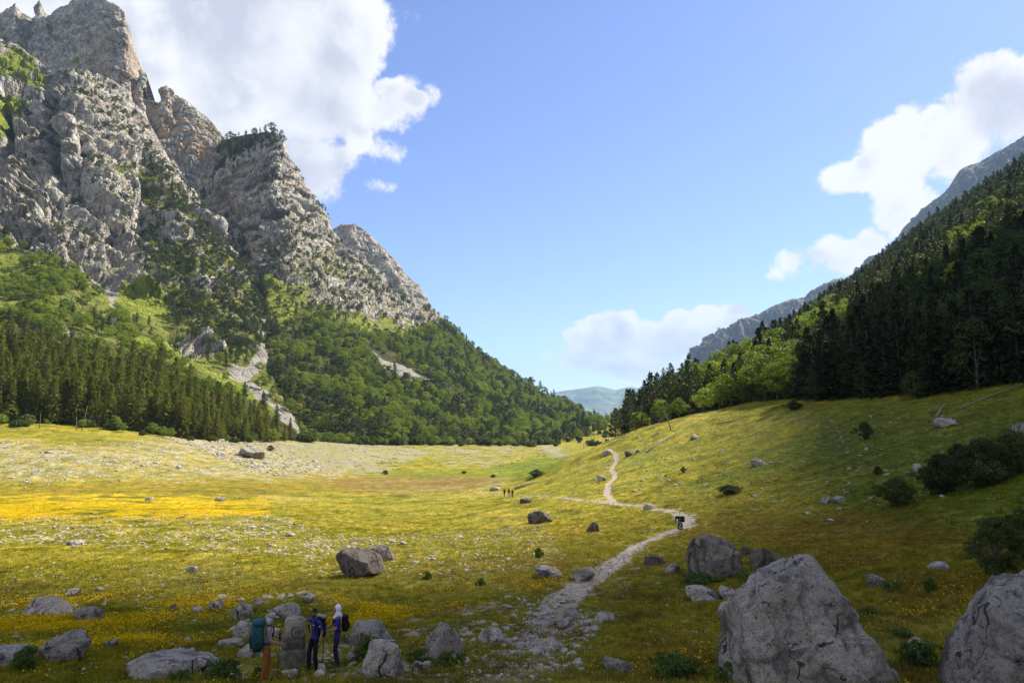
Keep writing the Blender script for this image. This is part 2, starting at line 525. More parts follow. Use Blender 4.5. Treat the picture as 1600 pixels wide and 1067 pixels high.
    M['brown'] = np.clip(pmask(qx, qy, [(-300,900),(300,890),(700,880),(1200,850),(1700,830),(1700,1300),(-300,1300)], 50) * sstep(n_mid + .5 * n_small, -.2, .3), 0, 1) * .8
    M['bank'] = bank
    M['n'] = (n_big, n_mid, n_small)
    M['px'], M['py'] = px, py
    return M
GC = {'grass': (.25, .218, .020), 'dry': (.31, .26, .066), 'lush': (.145, .172, .012), 'olive': (.085, .088, .009), 'flower': (.50, .345, .006), 'rust': (.18, .098, .012),
      'stone': (.44, .40, .34), 'scree': (.36, .325, .27), 'mud': (.23, .175, .07), 'path': (.36, .31, .25), 'brown': (.085, .062, .018)}
def ground_colour(M, with_stone=True):
    nb, nm, ns = M['n']
    def L(a, b, t): return a * (1 - t[:, None]) + np.array(b) * t[:, None]
    c = np.tile(np.array(GC['grass']), (len(nb), 1))
    c = L(c, GC['dry'], sstep(nb + .4 * nm, -.1, .5) * .7)
    c = L(c, GC['olive'], sstep(-nm - .5 * nb + .3 * ns, .0, .55) * .75)
    c = L(c, (.29, .25, .095), M['bank'] * .65)
    c = L(c, GC['lush'], M['lush'])
    c = L(c, (.085, .105, .011), M['shaded_green'] * .75)  # green darkened to deepen the shade below the wood
    c = L(c, GC['mud'], M['mud'])
    c = L(c, GC['rust'], M['rust'] * .85)
    c = L(c, GC['brown'], M['brown'])
    c = L(c, GC['flower'], M['flower'] * .8)
    c = c * np.clip(1 + .55 * ns + .30 * nm, .45, 1.6)[:, None]
    if with_stone:
        c = L(c, GC['stone'], M['stony'] * .75)
        c = L(c, GC['scree'], M['scree'])
        c = L(c, GC['path'], M['path'])
    return c

# the sheet of meadow, lake bed and banks
_yy = np.concatenate([np.linspace(-120, 10.8, 28), 11 * np.exp(np.arange(0, 520) * 0.0089)])
_yy = _yy[_yy < 1150]
_t = np.linspace(-1, 1, 441)
_t = 0.72 * _t + 0.28 * _t ** 3
_wid = np.where(_yy > 11, 0.98 * _yy + 24, 140 - 0.0 * _yy)
_wid = np.maximum(_wid, np.interp(_yy, [-120, 10, 30, 80], [160, 150, 60, 100]))
GX = _t[None, :] * _wid[:, None]; GY = np.repeat(_yy[:, None], len(_t), 1)
gx, gy = GX.ravel(), GY.ravel()
gz = zg(gx, gy)
gm = ground_masks(gx, gy)
wpt = np.stack([gx, gy, gz], -1)
rel = gm['stony'] * (.05 + .10 * np.clip(gy / 60, 0, 4)) * np.abs(fbm(wpt / (.5 + gy[:, None].clip(0) / 60), 2, seed=9)) * 2
gz2 = gz + rel - gm['path'] * .06
gme = mesh_from('meadow_ground', np.stack([gx, gy, gz2], -1), grid_faces(len(_yy), len(_t)))
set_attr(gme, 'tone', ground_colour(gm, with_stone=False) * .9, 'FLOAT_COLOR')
set_attr(gme, 'stony', np.maximum(gm['stony'], gm['scree'] * .0))
set_attr(gme, 'scree', gm['scree'])
set_attr(gme, 'path', gm['path'])
set_attr(gme, 'flower', gm['flower'])

mat_ground, nt, bs = material('meadow')
pos = nt.new('ShaderNodeNewGeometry').outputs['Position']
tone = nt.attr('tone')
stony, scr, pth, flo = (nt.attr(k, out='Fac') for k in ('stony', 'scree', 'path', 'flower'))
fine = nt.noise(pos, 2.6, 5.0, .65)
mid = nt.noise(pos, 0.45, 4.0, .6)
far_ = nt.noise(nt.scale(pos, (.25, 1.0, 1.0)), 0.16, 4.0, .65)
col = nt.mix(1.0, tone, nt.mix(nt.smooth(fine, .3, .7), c3(.5, .55, .55), c3(1.45, 1.38, 1.25)), 'MULTIPLY')
col = nt.mix(1.0, col, nt.mix(nt.smooth(mid, .3, .7), c3(.66, .74, .74), c3(1.3, 1.22, 1.2)), 'MULTIPLY')
col = nt.mix(1.0, col, nt.mix(nt.smooth(far_, .32, .68), c3(.78, .86, .8), c3(1.2, 1.12, 1.15)), 'MULTIPLY')
# gravel: pale stones with soil between
cell = nt.new('ShaderNodeTexVoronoi', feature='F1'); nt.put(cell.inputs['Vector'], pos); cell.inputs['Scale'].default_value = 3.2
cell2 = nt.new('ShaderNodeTexVoronoi', feature='F1'); nt.put(cell2.inputs['Vector'], pos); cell2.inputs['Scale'].default_value = 0.9
stone_c = nt.mix(nt.noise(pos, 6.0, 3.0), c3(.22, .195, .16), c3(.50, .455, .385))
grain = nt.math('MULTIPLY', nt.smooth(cell.outputs['Distance'], .42, .22), nt.smooth(nt.math('ADD', stony, nt.math('MULTIPLY', cell.outputs['Color'], -.0)), .12, .75))
sep_ = nt.new('ShaderNodeSeparateColor'); nt.put(sep_.inputs[0], cell.outputs['Color'])
sel = nt.smooth(nt.math('SUBTRACT', nt.math('MULTIPLY', stony, 1.15), sep_.outputs[0]), -.05, .12)
sep2 = nt.new('ShaderNodeSeparateColor'); nt.put(sep2.inputs[0], cell2.outputs['Color'])
sel2 = nt.smooth(nt.math('SUBTRACT', nt.math('MULTIPLY', stony, 1.0), sep2.outputs[1]), -.02, .15)
stone_f = nt.math('MAXIMUM', nt.math('MULTIPLY', sel, nt.smooth(cell.outputs['Distance'], .5, .3)), nt.math('MULTIPLY', sel2, nt.smooth(cell2.outputs['Distance'], .52, .36)))
col = nt.mix(stone_f, col, stone_c)
scree_c = nt.mix(nt.smooth(nt.noise(nt.scale(pos, (.35, 1.2, 1)), .5, 6.0, .75), .3, .7), c3(.14, .128, .10), c3(.31, .28, .23))
scree_c = nt.mix(nt.smooth(nt.noise(nt.scale(pos, (.5, 2, 1)), .2, 4, .6), .40, .60), scree_c, c3(.25, .225, .07))
col = nt.mix(nt.smooth(nt.math('ADD', scr, nt.math('MULTIPLY', nt.math('SUBTRACT', mid, .5), .9)), .25, .75), col, scree_c)
path_c = nt.mix(nt.noise(pos, 3.4, 5.0, .7), c3(.20, .158, .11), c3(.46, .395, .315))
path_c = nt.mix(nt.math('MULTIPLY', nt.smooth(cell.outputs['Distance'], .3, .2), nt.smooth(sep_.outputs[2], .45, .5)), path_c, c3(.52, .46, .38))
col = nt.mix(nt.smooth(nt.math('ADD', pth, nt.math('MULTIPLY', nt.math('SUBTRACT', fine, .5), .7)), .25, .65), col, path_c)
nt.put(bs.inputs['Base Color'], col)
hgt = nt.math('ADD', nt.math('MULTIPLY', nt.noise(pos, 3.5, 5.0, .7), .5), nt.math('MULTIPLY', nt.noise(pos, .7, 4.0, .6), 1.2))
hgt = nt.math('ADD', hgt, nt.math('MULTIPLY', stone_f, .35))
nt.put(bs.inputs['Normal'], nt.bump(hgt, .9, .35))
bs.inputs['Specular IOR Level'].default_value = 0.08
gme.materials.append(mat_ground)
ground = tag(link('meadow_ground', gme), kind='structure')
# ------------------------------------------------------------------ mountains
def catmull(P, n):
    """Catmull-Rom along axis 0, n samples"""
    P = np.asarray(P, float); m = len(P)
    E = np.concatenate([[2 * P[0] - P[1]], P, [2 * P[-1] - P[-2]]])
    u = np.linspace(0, m - 1, n); i = np.minimum(u.astype(int), m - 2); t = (u - i)
    t = t.reshape((-1,) + (1,) * (P.ndim - 1))
    a, b, c, d = E[i], E[i + 1], E[i + 2], E[i + 3]
    return 0.5 * ((2 * b) + (c - a) * t + (2 * a - 5 * b + 4 * c - d) * t ** 2 + (3 * b - a - 3 * c + d) * t ** 3)
def loft(rows, nr, nc, sky=None, sky_rows=1.0):
    C = np.array([[at(*p) if len(p) == 3 else p[1:] for p in r] for r in rows], float)
    S = catmull(C, nr)
    S = np.swapaxes(catmull(np.swapaxes(S, 0, 1), nc), 0, 1)
    v = np.linspace(0, len(rows) - 1, nr)
    if sky is not None:
        top = S[-1]
        px, py, d = project(top)
        sk = np.array(sky, float)
        want = np.interp(px, sk[:, 0], sk[:, 1])
        ok = (top[:, 1] > 20) & (px > sk[0, 0] - 60) & (px < sk[-1, 0] + 60)
        zt = np.array([at(a, b, y)[2] for a, b, y in zip(px, want, np.maximum(top[:, 1], 1))])
        dz = np.where(ok, zt - top[:, 2], 0)
        k = sstep(v, len(rows) - 1 - sky_rows, len(rows) - 1)
        S[:, :, 2] += k[:, None] * dz[None]
    return S, v / (len(rows) - 1)
def normals(S):
    du = np.gradient(S, axis=1); dv = np.gradient(S, axis=0)
    n = np.cross(du, dv); n /= np.linalg.norm(n, axis=-1, keepdims=True) + 1e-9
    if np.mean(n[..., 2]) < 0: n = -n
    return n
class Body:
    pass
BODIES = {}
def rock_relief(p, strata=(0.25, 0.1, 0.96), size=1.0, seed=0.0):
    """ribs, cracks and stepped beds of limestone"""
    w = p + 12 * size * np.stack([fbm(p / (50 * size), 2, seed=1 + seed), fbm(p / (50 * size), 2, seed=31 + seed), fbm(p / (50 * size), 2, seed=61 + seed)], -1)
    q = w * np.array([1, 1, .38])
    big = ridged(q / (75 * size), 3, .5, seed=2 + seed) - .45
    m_ = pnoise(q / (21 * size) + 5 + seed); med = np.sign(m_) * np.abs(m_) ** .45 * .55 + .4 * (ridged(q / (14 * size), 2, .55, seed=5 + seed) - .45)
    crack = -np.exp(-(pnoise(w * np.array([1, 1, .22]) / (9 * size) + 77 + seed) / .07) ** 2)
    sm = .6 * (ridged(w / (7 * size), 3, .6, seed=7 + seed) - .45) + .9 * crack
    s = (w @ np.array(strata)) / (17.0 * size) + .9 * fbm(p / (70 * size), 2, seed=12 + seed)
    f = s - np.floor(s); lay = np.where(f < .86, .25 * f / .86, 1 - .75 * 0 - (f - .86) / .14 * .0) ; lay = np.where(f < .86, f / .86 * .35, .35 + (f - .86) / .14 * .65) - s * 0 - .5
    var = fbm(np.stack([np.floor(s) * 3.7, p[:, 0] / (60 * size), p[:, 1] / (60 * size)], -1), 2, seed=19)
    lay = lay * 0 + (np.where(f < .8, 0.0, -(1 - np.abs((f - .9) / .1)))) * .9 + var * 1.1
    s2 = s * 4.3; f2 = s2 - np.floor(s2)
    var2 = pnoise(np.stack([np.floor(s2) * 5.1, p[:, 0] / (30 * size), p[:, 1] / (30 * size)], -1) + 3)
    lay2 = np.where(f2 < .75, 0.0, -(1 - np.abs((f2 - .875) / .125))) * .8 + var2 * 1.0
    return big, med, sm, lay, lay2
def mountain(name, rows, nr, nc, sky=None, cover=None, amp=(16, 8, 3, 4, 1.2), back=((140, -70), (420, -420)), size=1.0, grooves=(), sky_rows=1.0, damp=.45, strata=(.25, .1, .96), seed=0.0, crisp=False):
    S, v = loft(rows, nr, nc, sky, sky_rows)
    P = S.reshape(-1, 3)
    px, py, d = project(P)
    w3 = P / 30.0
    j1, j2 = fbm(w3 / size, 3, seed=21), fbm(w3 / size, 3, seed=41)
    M = cover(px + 16 * j1, py + 16 * j2, P, px, py)
    n = normals(S).reshape(-1, 3)
    big, med, sm, lay, lay2 = rock_relief(P, strata, size, seed)
    rock = M['rock']
    vv = np.repeat(v, nc)
    k = 1 - (1 - damp) * sstep(vv, .86, 1.0)
    k = k * sstep(vv, 0, .06)
    disp = (amp[0] * big * (.35 + .65 * rock) + rock * (amp[1] * med + amp[2] * sm + amp[3] * lay + amp[4] * lay2) + (1 - rock) * amp[2] * .5 * med) * k
    P2 = P + n * disp[:, None]
    for pts, width, depth in grooves:                     # clefts and gullies cut back into the face
        dd, tt = line_dist(px + 5 * j1, py + 5 * j2, pts)
        g = np.exp(-(dd / width) ** 2) * depth * np.minimum(1, 4 * tt + .3) * np.minimum(1, 4 * (1 - tt) + .3)
        h = n.copy(); h[:, 2] *= .2
        P2 = P2 - h * g[:, None]
    S2 = P2.reshape(nr, nc, 3)
    top = S2[-1]
    ex = []
    for by, bz in back:
        ex.append(top + np.stack([np.zeros(nc), np.full(nc, by), bz + .12 * abs(bz) * fbm(top / 90, 3, seed=3)], -1))
    full = np.concatenate([S2] + [e[None] for e in ex])
    def pad(a):
        a = a.reshape(nr, nc); return np.concatenate([a] + [a[-1:]] * len(back)).ravel()
    me = mesh_from(name, full.reshape(-1, 3), grid_faces(full.shape[0], nc), smooth=not crisp)
    for key in ('rock', 'grass', 'scree', 'warm', 'floor'):
        set_attr(me, key, pad(M.get(key, np.zeros(len(P)))))
    o = link(name, me)
    B = Body(); B.S = S2; B.me = me; B.o = o; B.cover = cover; B.M = M; B.nr = nr; B.nc = nc; B.n = normals(S2)
    BODIES[name] = B
    return B

def mountain_material(name, bump=1.0, tint=(1, 1, 1), ledges=.64):
    m, nt, bs = material(name)
    geo = nt.new('ShaderNodeNewGeometry')
    pos, nrm = geo.outputs['Position'], geo.outputs['Normal']
    rock, grass, scree, warm, floor_ = (nt.attr(k, out='Fac') for k in ('rock', 'grass', 'scree', 'warm', 'floor'))
    sepn = nt.new('ShaderNodeSeparateXYZ'); nt.put(sepn.inputs[0], nrm)
    nz = sepn.outputs[2]
    warp = nt.vmath('ADD', pos, nt.scale(nt.noise(pos, .03, 3, out='Color'), (22, 22, 22)))
    a = nt.noise(nt.scale(warp, (1, 1, .5)), .045, 6, .62)
    b = nt.noise(nt.scale(warp, (.6, .6, 2.2)), .14, 5, .65)
    c = nt.noise(pos, .5, 4, .65)
    streak = nt.noise(nt.scale(warp, (1.3, 1.3, .16)), .12, 4, .6)
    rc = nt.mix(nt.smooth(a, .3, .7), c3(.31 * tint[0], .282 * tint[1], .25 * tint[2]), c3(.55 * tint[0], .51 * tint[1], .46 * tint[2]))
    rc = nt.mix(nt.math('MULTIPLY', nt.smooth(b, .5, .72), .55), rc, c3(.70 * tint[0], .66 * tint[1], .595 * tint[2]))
    rc = nt.mix(nt.math('MULTIPLY', nt.smooth(streak, .52, .7), .6), rc, c3(.10, .088, .076))
    rc = nt.mix(nt.math('MULTIPLY', nt.smooth(c, .55, .72), .45), rc, c3(.12, .104, .082))
    crk_ = nt.smooth(nt.voronoi(nt.scale(warp, (1, 1, .3)), .15, 'DISTANCE_TO_EDGE'), 0, .06)
    rc = nt.mix(nt.math('MULTIPLY', nt.math('SUBTRACT', 1.0, crk_), .55), rc, c3(.07, .062, .052))
    bedv = nt.new('ShaderNodeVectorMath', operation='DOT_PRODUCT'); nt.put(bedv.inputs[0], warp); bedv.inputs[1].default_value = (-.34, .12, .93)
    bedc = nt.new('ShaderNodeCombineXYZ'); nt.put(bedc.inputs[0], nt.math('MULTIPLY', bedv.outputs['Value'], .11)); nt.put(bedc.inputs[1], nt.noise(pos, .008, 2))
    band_ = nt.noise(bedc.outputs[0], 1.0, 3, .6)
    rc = nt.mix(nt.math('MULTIPLY', nt.smooth(band_, .52, .62), .5), rc, c3(.125, .11, .095))
    rc = nt.mix(nt.math('MULTIPLY', nt.smooth(band_, .46, .36), .35), rc, c3(.66 * tint[0], .62 * tint[1], .555 * tint[2]))
    wm = nt.math('MULTIPLY', nt.math('ADD', nt.math('MULTIPLY', warm, .75), .16), nt.smooth(nt.noise(warp, .05, 4, .6), .4, .65))
    rc = nt.mix(wm, rc, c3(.44, .27, .15))
    # turf on the ledges and gentle ground
    gn = nt.noise(pos, .09, 5, .6)
    gc = nt.mix(nt.smooth(gn, .35, .65), c3(.085, .10, .022), c3(.19, .20, .04))
    gc = nt.mix(nt.math('MULTIPLY', grass, .85), gc, nt.mix(nt.smooth(gn, .38, .62), c3(.17, .22, .02), c3(.25, .27, .035)))
    ledge = nt.smooth(nt.math('ADD', nz, nt.math('MULTIPLY', nt.math('SUBTRACT', gn, .5), .9)), .52, .74)
    turf = nt.math('MAXIMUM', nt.math('MULTIPLY', ledge, ledges), nt.smooth(nt.math('SUBTRACT', nt.math('ADD', .62, nt.math('MULTIPLY', nt.math('SUBTRACT', gn, .5), 1.2)), rock), .0, .3))
    turf = nt.math('MAXIMUM', turf, nt.smooth(nt.math('ADD', grass, nt.math('MULTIPLY', nt.math('SUBTRACT', gn, .5), .8)), .3, .6))
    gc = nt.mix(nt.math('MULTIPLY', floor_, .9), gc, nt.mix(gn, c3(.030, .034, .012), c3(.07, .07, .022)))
    col = nt.mix(turf, rc, gc)
    sc_ = nt.mix(nt.noise(pos, .6, 5, .7), c3(.20, .182, .155), c3(.40, .37, .325))
    col = nt.mix(nt.smooth(nt.math('ADD', scree, nt.math('MULTIPLY', nt.math('SUBTRACT', c, .5), .8)), .3, .6), col, sc_)
    nt.put(bs.inputs['Base Color'], col)
    beds = nt.noise(nt.vmath('ADD', nt.scale(warp, (.12, .12, 1.0)), nt.scale(pos, (.25, .05, 0))), .5, 4, .6)
    cracks = nt.smooth(nt.voronoi(nt.scale(warp, (1, 1, .3)), .15, 'DISTANCE_TO_EDGE'), 0, .12)
    h = nt.math('ADD', nt.math('MULTIPLY', nt.noise(nt.scale(warp, (1, 1, .8)), .25, 6, .72), 4.0), nt.math('MULTIPLY', cracks, 1.6))
    h = nt.math('ADD', h, nt.math('MULTIPLY', beds, 3.0))
    nt.put(bs.inputs['Normal'], nt.bump(h, .9 * bump, 1.0))
    bs.inputs['Specular IOR Level'].default_value = 0.1
    return m
mat_mtn = mountain_material('limestone_and_turf')

# the great wall on the left
def cover_left(qx, qy, P, px, py):
    M = {}
    n1 = fbm(P / 55, 3, seed=70)
    rock = 1 - pmask(qx, qy, [(-500,400),(-100,372),(0,372),(70,405),(130,430),(190,450),(260,480),(330,545),(420,560),(600,720),(-500,760)], 10)
    rock = np.maximum(rock, pmask(qx, qy, [(280,520),(345,540),(365,560),(300,560),(255,530)], 7) * .95)
    rock = rock * (1 - .75 * pmask(qx, qy, [(210,250),(260,270),(330,350),(410,460),(410,560),(330,540),(250,470),(215,400),(235,340),(215,300)], 14) * sstep(n1, -.5, .15))
    grass = pmask(qx, qy, [(-400,40),(0,62),(60,104),(78,128),(50,165),(18,170),(0,215),(-60,230),(-400,200)], 8) * sstep(n1, -.35, .1)
    grass = np.maximum(grass, pmask(qx, qy, [(118,425),(175,442),(200,440),(262,470),(262,512),(225,505),(178,478),(150,462)], 7) * .9)
    grass = np.maximum(grass, pmask(qx, qy, [(205,520),(260,530),(300,556),(400,616),(480,676),(470,684),(385,628),(290,575),(220,548)], 5))
    grass = np.maximum(grass, pmask(qx, qy, [(150,255),(200,262),(190,278),(150,270)], 6) * .6)
    grass = np.maximum(grass, pmask(qx, qy, [(-60,380),(60,395),(110,470),(20,500),(-200,480)], 14) * sstep(n1, -.1, .3) * .6)
    scree = pmask(qx, qy, [(168,432),(196,436),(184,462),(180,512),(172,510),(174,465)], 3.5)
    scree = np.maximum(scree, pmask(qx, qy, [(85,505),(100,508),(112,528),(94,526)], 5) * .9)
    scree = np.maximum(scree, pmask(qx, qy, [(408,540),(420,560),(388,598),(440,640),(520,700),(470,688),(360,588),(352,574),(385,572)], 4))
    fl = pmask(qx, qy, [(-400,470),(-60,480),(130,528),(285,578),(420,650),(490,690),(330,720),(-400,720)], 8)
    M.update(floor=fl, rock=np.clip(rock, 0, 1), grass=grass, scree=scree, warm=pmask(qx, qy, [(-100,200),(60,180),(70,300),(-100,350)], 30) * .3)
    return M
rows = [
 [(-350,636,205),(-120,650,218),(0,664,226),(80,667,232),(160,674,238),(240,686,246),(320,697,252),(410,698,268),(505,697,300)],
 [(-350,520,300),(-120,540,310),(0,545,320),(80,550,325),(160,560,335),(240,575,345),(320,592,360),(395,606,380),(455,650,350)],
 [(-350,380,430),(-120,400,440),(0,420,450),(80,430,450),(170,450,472),(240,480,470),(310,510,460),(375,545,450),(418,580,430)],
 [(-350,250,520),(-120,270,530),(0,300,545),(80,330,530),(160,350,560),(235,380,570),(300,400,560),(355,445,570),(408,520,540)],
 [(-350,120,620),(-120,150,620),(0,190,610),(75,200,625),(120,205,605),(205,270,650),(270,310,665),(325,355,660),(392,450,640)],
 [(-350,10,760),(-120,35,760),(0,55,760),(60,100,750),(110,112,715),(180,130,740),(240,220,760),(292,290,760),(372,400,720)]]
left = mountain('mountain_slope', rows, 430, 470, sky=[(-350,5),(-100,40),(0,56),(30,78),(62,100),(85,116),(112,108),(150,112),(185,132),(205,168),(228,192),(243,225),(262,262),(290,288),(318,325),(350,368),(372,402)],
  cover=cover_left, amp=(21, 11, 4.0, 8.0, 3.4), grooves=[([(78,130),(82,190),(85,265)], 7, 46), ([(8,160),(12,215),(2,250)], 8, 40), ([(225,225),(238,300),(215,380)], 16, 22), ([(195,250),(215,290)], 8, 14), ([(180,410),(170,450)], 14, 14), ([(120,180),(130,250)], 6, 16), ([(250,360),(300,460),(340,520)], 14, 12)], strata=(.42, .12, .9), crisp=True)
left.me.materials.append(mat_mtn); tag(left.o, kind='structure')

# the pyramid and the wooded spur that runs down to the valley mouth
def cover_mid(qx, qy, P, px, py):
    n1 = fbm(P / 60, 3, seed=75)
    rock = pmask(qx, qy, [(250,280),(330,250),(430,200),(520,340),(600,410),(670,470),(690,500),(620,505),(560,495),(500,470),(440,440),(385,430),(300,500),(250,500)], 9)
    rock = np.maximum(rock, pmask(qx, qy, [(600,470),(640,470),(690,505),(620,512)], 8) * .9) * (1 - .55 * pmask(qx, qy, [(480,370),(600,430),(690,490),(600,470),(520,470),(430,450)], 10) * sstep(n1, -.3, .2))
    rock = rock * (1 - .45 * pmask(qx, qy, [(280,255),(330,225),(440,200),(430,232),(350,262),(300,300)], 7))
    grass = pmask(qx, qy, [(410,430),(440,435),(465,490),(440,520),(420,480)], 6) * .9
    grass = np.maximum(grass, pmask(qx, qy, [(550,490),(600,500),(640,525),(600,530),(550,515)], 6) * .55)
    grass = np.maximum(grass, pmask(qx, qy, [(650,490),(700,510),(705,530),(660,515)], 6) * .5)
    scree = np.maximum(pmask(qx, qy, [(572,545),(600,560),(660,592),(672,600),(660,602),(600,575)], 2.4) * .85, pmask(qx, qy, [(400,545),(425,540),(420,565),(395,570)], 5) * .8)
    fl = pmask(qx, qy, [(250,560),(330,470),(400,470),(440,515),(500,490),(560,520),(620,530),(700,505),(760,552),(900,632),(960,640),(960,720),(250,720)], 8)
    return dict(floor=fl, rock=np.clip(rock, 0, 1), grass=grass, scree=scree, warm=np.zeros(len(P)))
rows = [
 [(300,650,420),(380,668,400),(440,688,385),(500,697,372),(570,698,385),(640,698,410),(720,698,440),(790,697,470),(850,697,500),(920,686,560)],
 [(290,560,520),(370,575,500),(430,590,480),(490,610,470),(560,620,490),(640,632,515),(720,647,555),(790,660,605),(850,672,660),(915,668,700)],
 [(285,470,700),(365,490,650),(420,500,600),(480,520,590),(550,540,600),(630,562,640),(710,594,680),(780,625,720),(845,650,760),(910,655,780)],
 [(285,380,880),(350,400,815),(410,400,740),(470,420,720),(530,450,740),(615,495,780),(695,547,800),(768,592,830),(838,629,850),(907,648,860)],
 [(285,300,1010),(340,290,930),(395,285,860),(450,310,830),(510,390,860),(610,466,880),(690,512,900),(760,568,920),(832,612,930),(905,643,940)],
 [(285,250,1090),(330,222,1020),(385,208,955),(432,207,905),(475,290,915),(520,372,930),(640,466,950),(740,545,960),(826,598,960),(904,642,960)]]
midm = mountain('mountain_pyramid', rows, 340, 440, sky=[(270,268),(290,252),(330,226),(365,214),(385,210),(410,207),(432,208),(440,216),(447,235),(462,262),(474,285),(490,312),(505,338),(516,362),(530,382),(545,398),(570,420),(600,443),(640,466),(668,484),(690,499),(705,511),(740,545),(780,574),(826,600),(870,625),(904,643)],
  cover=cover_mid, amp=(14, 8, 3.2, 9, 3.8), grooves=[([(438,235),(452,290),(470,345),(490,380)], 8, 20), ([(400,300),(395,380),(385,420)], 9, 14), ([(330,300),(380,420),(400,480)], 14, 22)], strata=(-.5, .2, .84), seed=3.0, damp=.4, crisp=True)
midm.me.materials.append(mat_mtn); tag(midm.o, kind='structure')

# the towers behind
def cover_tower(qx, qy, P, px, py):
    n1 = fbm(P / 40, 3, seed=79)
    g = pmask(qx, qy, [(110,95),(160,80),(170,100),(120,110)], 6) * .6
    g = np.maximum(g, pmask(qx, qy, [(-200,20),(0,10),(14,20),(6,35),(-100,60)], 5) * .8)
    warm = pmask(qx, qy, [(130,60),(215,40),(215,160),(170,180)], 18) + pmask(qx, qy, [(240,130),(350,200),(350,260),(250,240)], 18)
    return dict(rock=np.ones(len(P)), grass=g * sstep(n1, -.3, .2), scree=np.zeros(len(P)), warm=np.clip(warm, 0, 1) * .8)
rows = [
 [(-350,330,860),(-150,330,870),(0,330,880),(60,330,880),(130,340,890),(200,345,890),(260,345,910),(320,350,930),(375,355,960)],
 [(-350,170,900),(-150,180,910),(0,180,930),(60,190,930),(130,200,920),(195,210,905),(255,230,930),(310,250,950),(368,300,980)],
 [(-350,20,960),(-150,60,980),(0,80,990),(60,85,980),(130,80,960),(196,105,930),(250,165,955),(300,190,975),(362,260,1000)],
 [(-350,-140,1060),(-150,-40,1070),(0,20,1080),(60,5,1060),(130,-8,1030),(200,40,965),(245,140,985),(300,164,1000),(358,232,1020)]]
tower = mountain('mountain_towers', rows, 220, 460, sky=[(-350,-150),(-200,-60),(-60,6),(0,24),(10,14),(22,4),(34,21),(47,24),(55,8),(61,0),(66,8),(70,16),(80,23),(95,10),(110,4),(125,-6),(150,-10),(168,2),(184,10),(194,20),(199,40),(204,66),(208,98),(212,116),(221,108),(230,114),(236,124),(239,149),(247,139),(258,134),(266,138),(275,148),(290,155),(310,172),(330,190),(348,210),(358,236)],
  cover=cover_tower, amp=(9, 9, 4.0, 4, 1.8), grooves=[([(48,20),(40,60),(30,100)], 5, 26), ([(236,118),(240,170),(250,210)], 6, 34), ([(211,110),(214,160)], 5, 24), ([(275,150),(278,200)], 5, 14), ([(70,10),(80,60)], 4, 12)], back=((60, -60), (200, -400)), strata=(.3, .2, .93), seed=6.0, damp=.35, sky_rows=1.4, crisp=True)
tower.me.materials.append(mat_mtn); tag(tower.o, kind='structure')

# the blue peak behind the pyramid
def cover_back(qx, qy, P, px, py):
    n1 = fbm(P / 70, 3, seed=81)
    return dict(rock=np.ones(len(P)) * .9, grass=sstep(n1 + (qy - 400) / 300, .1, .4) * .5, scree=np.zeros(len(P)), warm=np.zeros(len(P)))
rows = [
 [(430,560,1350),(500,560,1350),(560,570,1360),(620,580,1380),(720,620,1400)],
 [(440,470,1420),(505,450,1430),(560,455,1440),(620,490,1450),(715,580,1470)],
 [(450,420,1500),(510,365,1510),(556,352,1510),(620,412,1530),(705,520,1550)]]
backm = mountain('mountain_back', rows, 150, 240, sky=[(440,430),(480,395),(505,372),(514,357),(528,351),(545,349),(557,350),(572,360),(588,377),(600,390),(612,402),(626,416),(640,434),(654,447),(705,520)],
  cover=cover_back, amp=(24, 12, 4, 6, 2), back=((150, -100), (500, -500)), strata=(-.3, .3, .9), seed=9.0, size=1.3, crisp=True)
backm.me.materials.append(mat_mtn); tag(backm.o, kind='structure')

# the shaded wooded hillside on the right, going on past the camera
def cover_right(qx, qy, P, px, py):
    return dict(rock=np.zeros(len(P)), grass=np.zeros(len(P)), scree=np.zeros(len(P)), warm=np.zeros(len(P)))
rows = [
 [(975,684,190),(1030,667,178),(1110,652,162),(1240,640,140),(1400,632,117),(1600,612,96),('w',112,62,9),('w',124,0,12),('w',124,-110,15)],
 [(985,652,330),(1060,615,300),(1155,582,280),(1270,545,240),(1430,490,210),(1600,430,180),('w',190,110,52),('w',210,0,62),('w',210,-120,62)],
 [(995,648,480),(1100,600,450),(1195,560,430),(1295,490,400),(1440,415,360),(1600,340,320),('w',330,180,130),('w',350,0,150),('w',350,-150,150)],
 [(1010,645,640),(1130,605,640),(1215,548,640),(1305,470,640),(1440,366,620),(1600,262,600),('w',560,300,260),('w',600,0,300),('w',600,-200,300)]]
right = mountain('wooded_hillside', rows, 200, 330, sky=[(1010,650),(1060,632),(1130,604),(1200,556),(1240,520),(1290,474),(1330,450),(1400,396),(1440,364),(1500,324),(1560,284),(1600,258),(1700,190)],
  cover=cover_right, amp=(10, 4, 1.5, 0, 0), back=((150, -90), (500, -500)), seed=12.0)
mat_floor, nt, bs = material('forest_floor')
pos = nt.new('ShaderNodeNewGeometry').outputs['Position']
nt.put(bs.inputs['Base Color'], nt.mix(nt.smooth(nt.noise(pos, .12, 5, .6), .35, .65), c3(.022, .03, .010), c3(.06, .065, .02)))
nt.put(bs.inputs['Normal'], nt.bump(nt.noise(pos, .6, 4, .6), .8, .6))
right.me.materials.append(mat_floor); tag(right.o, kind='structure')

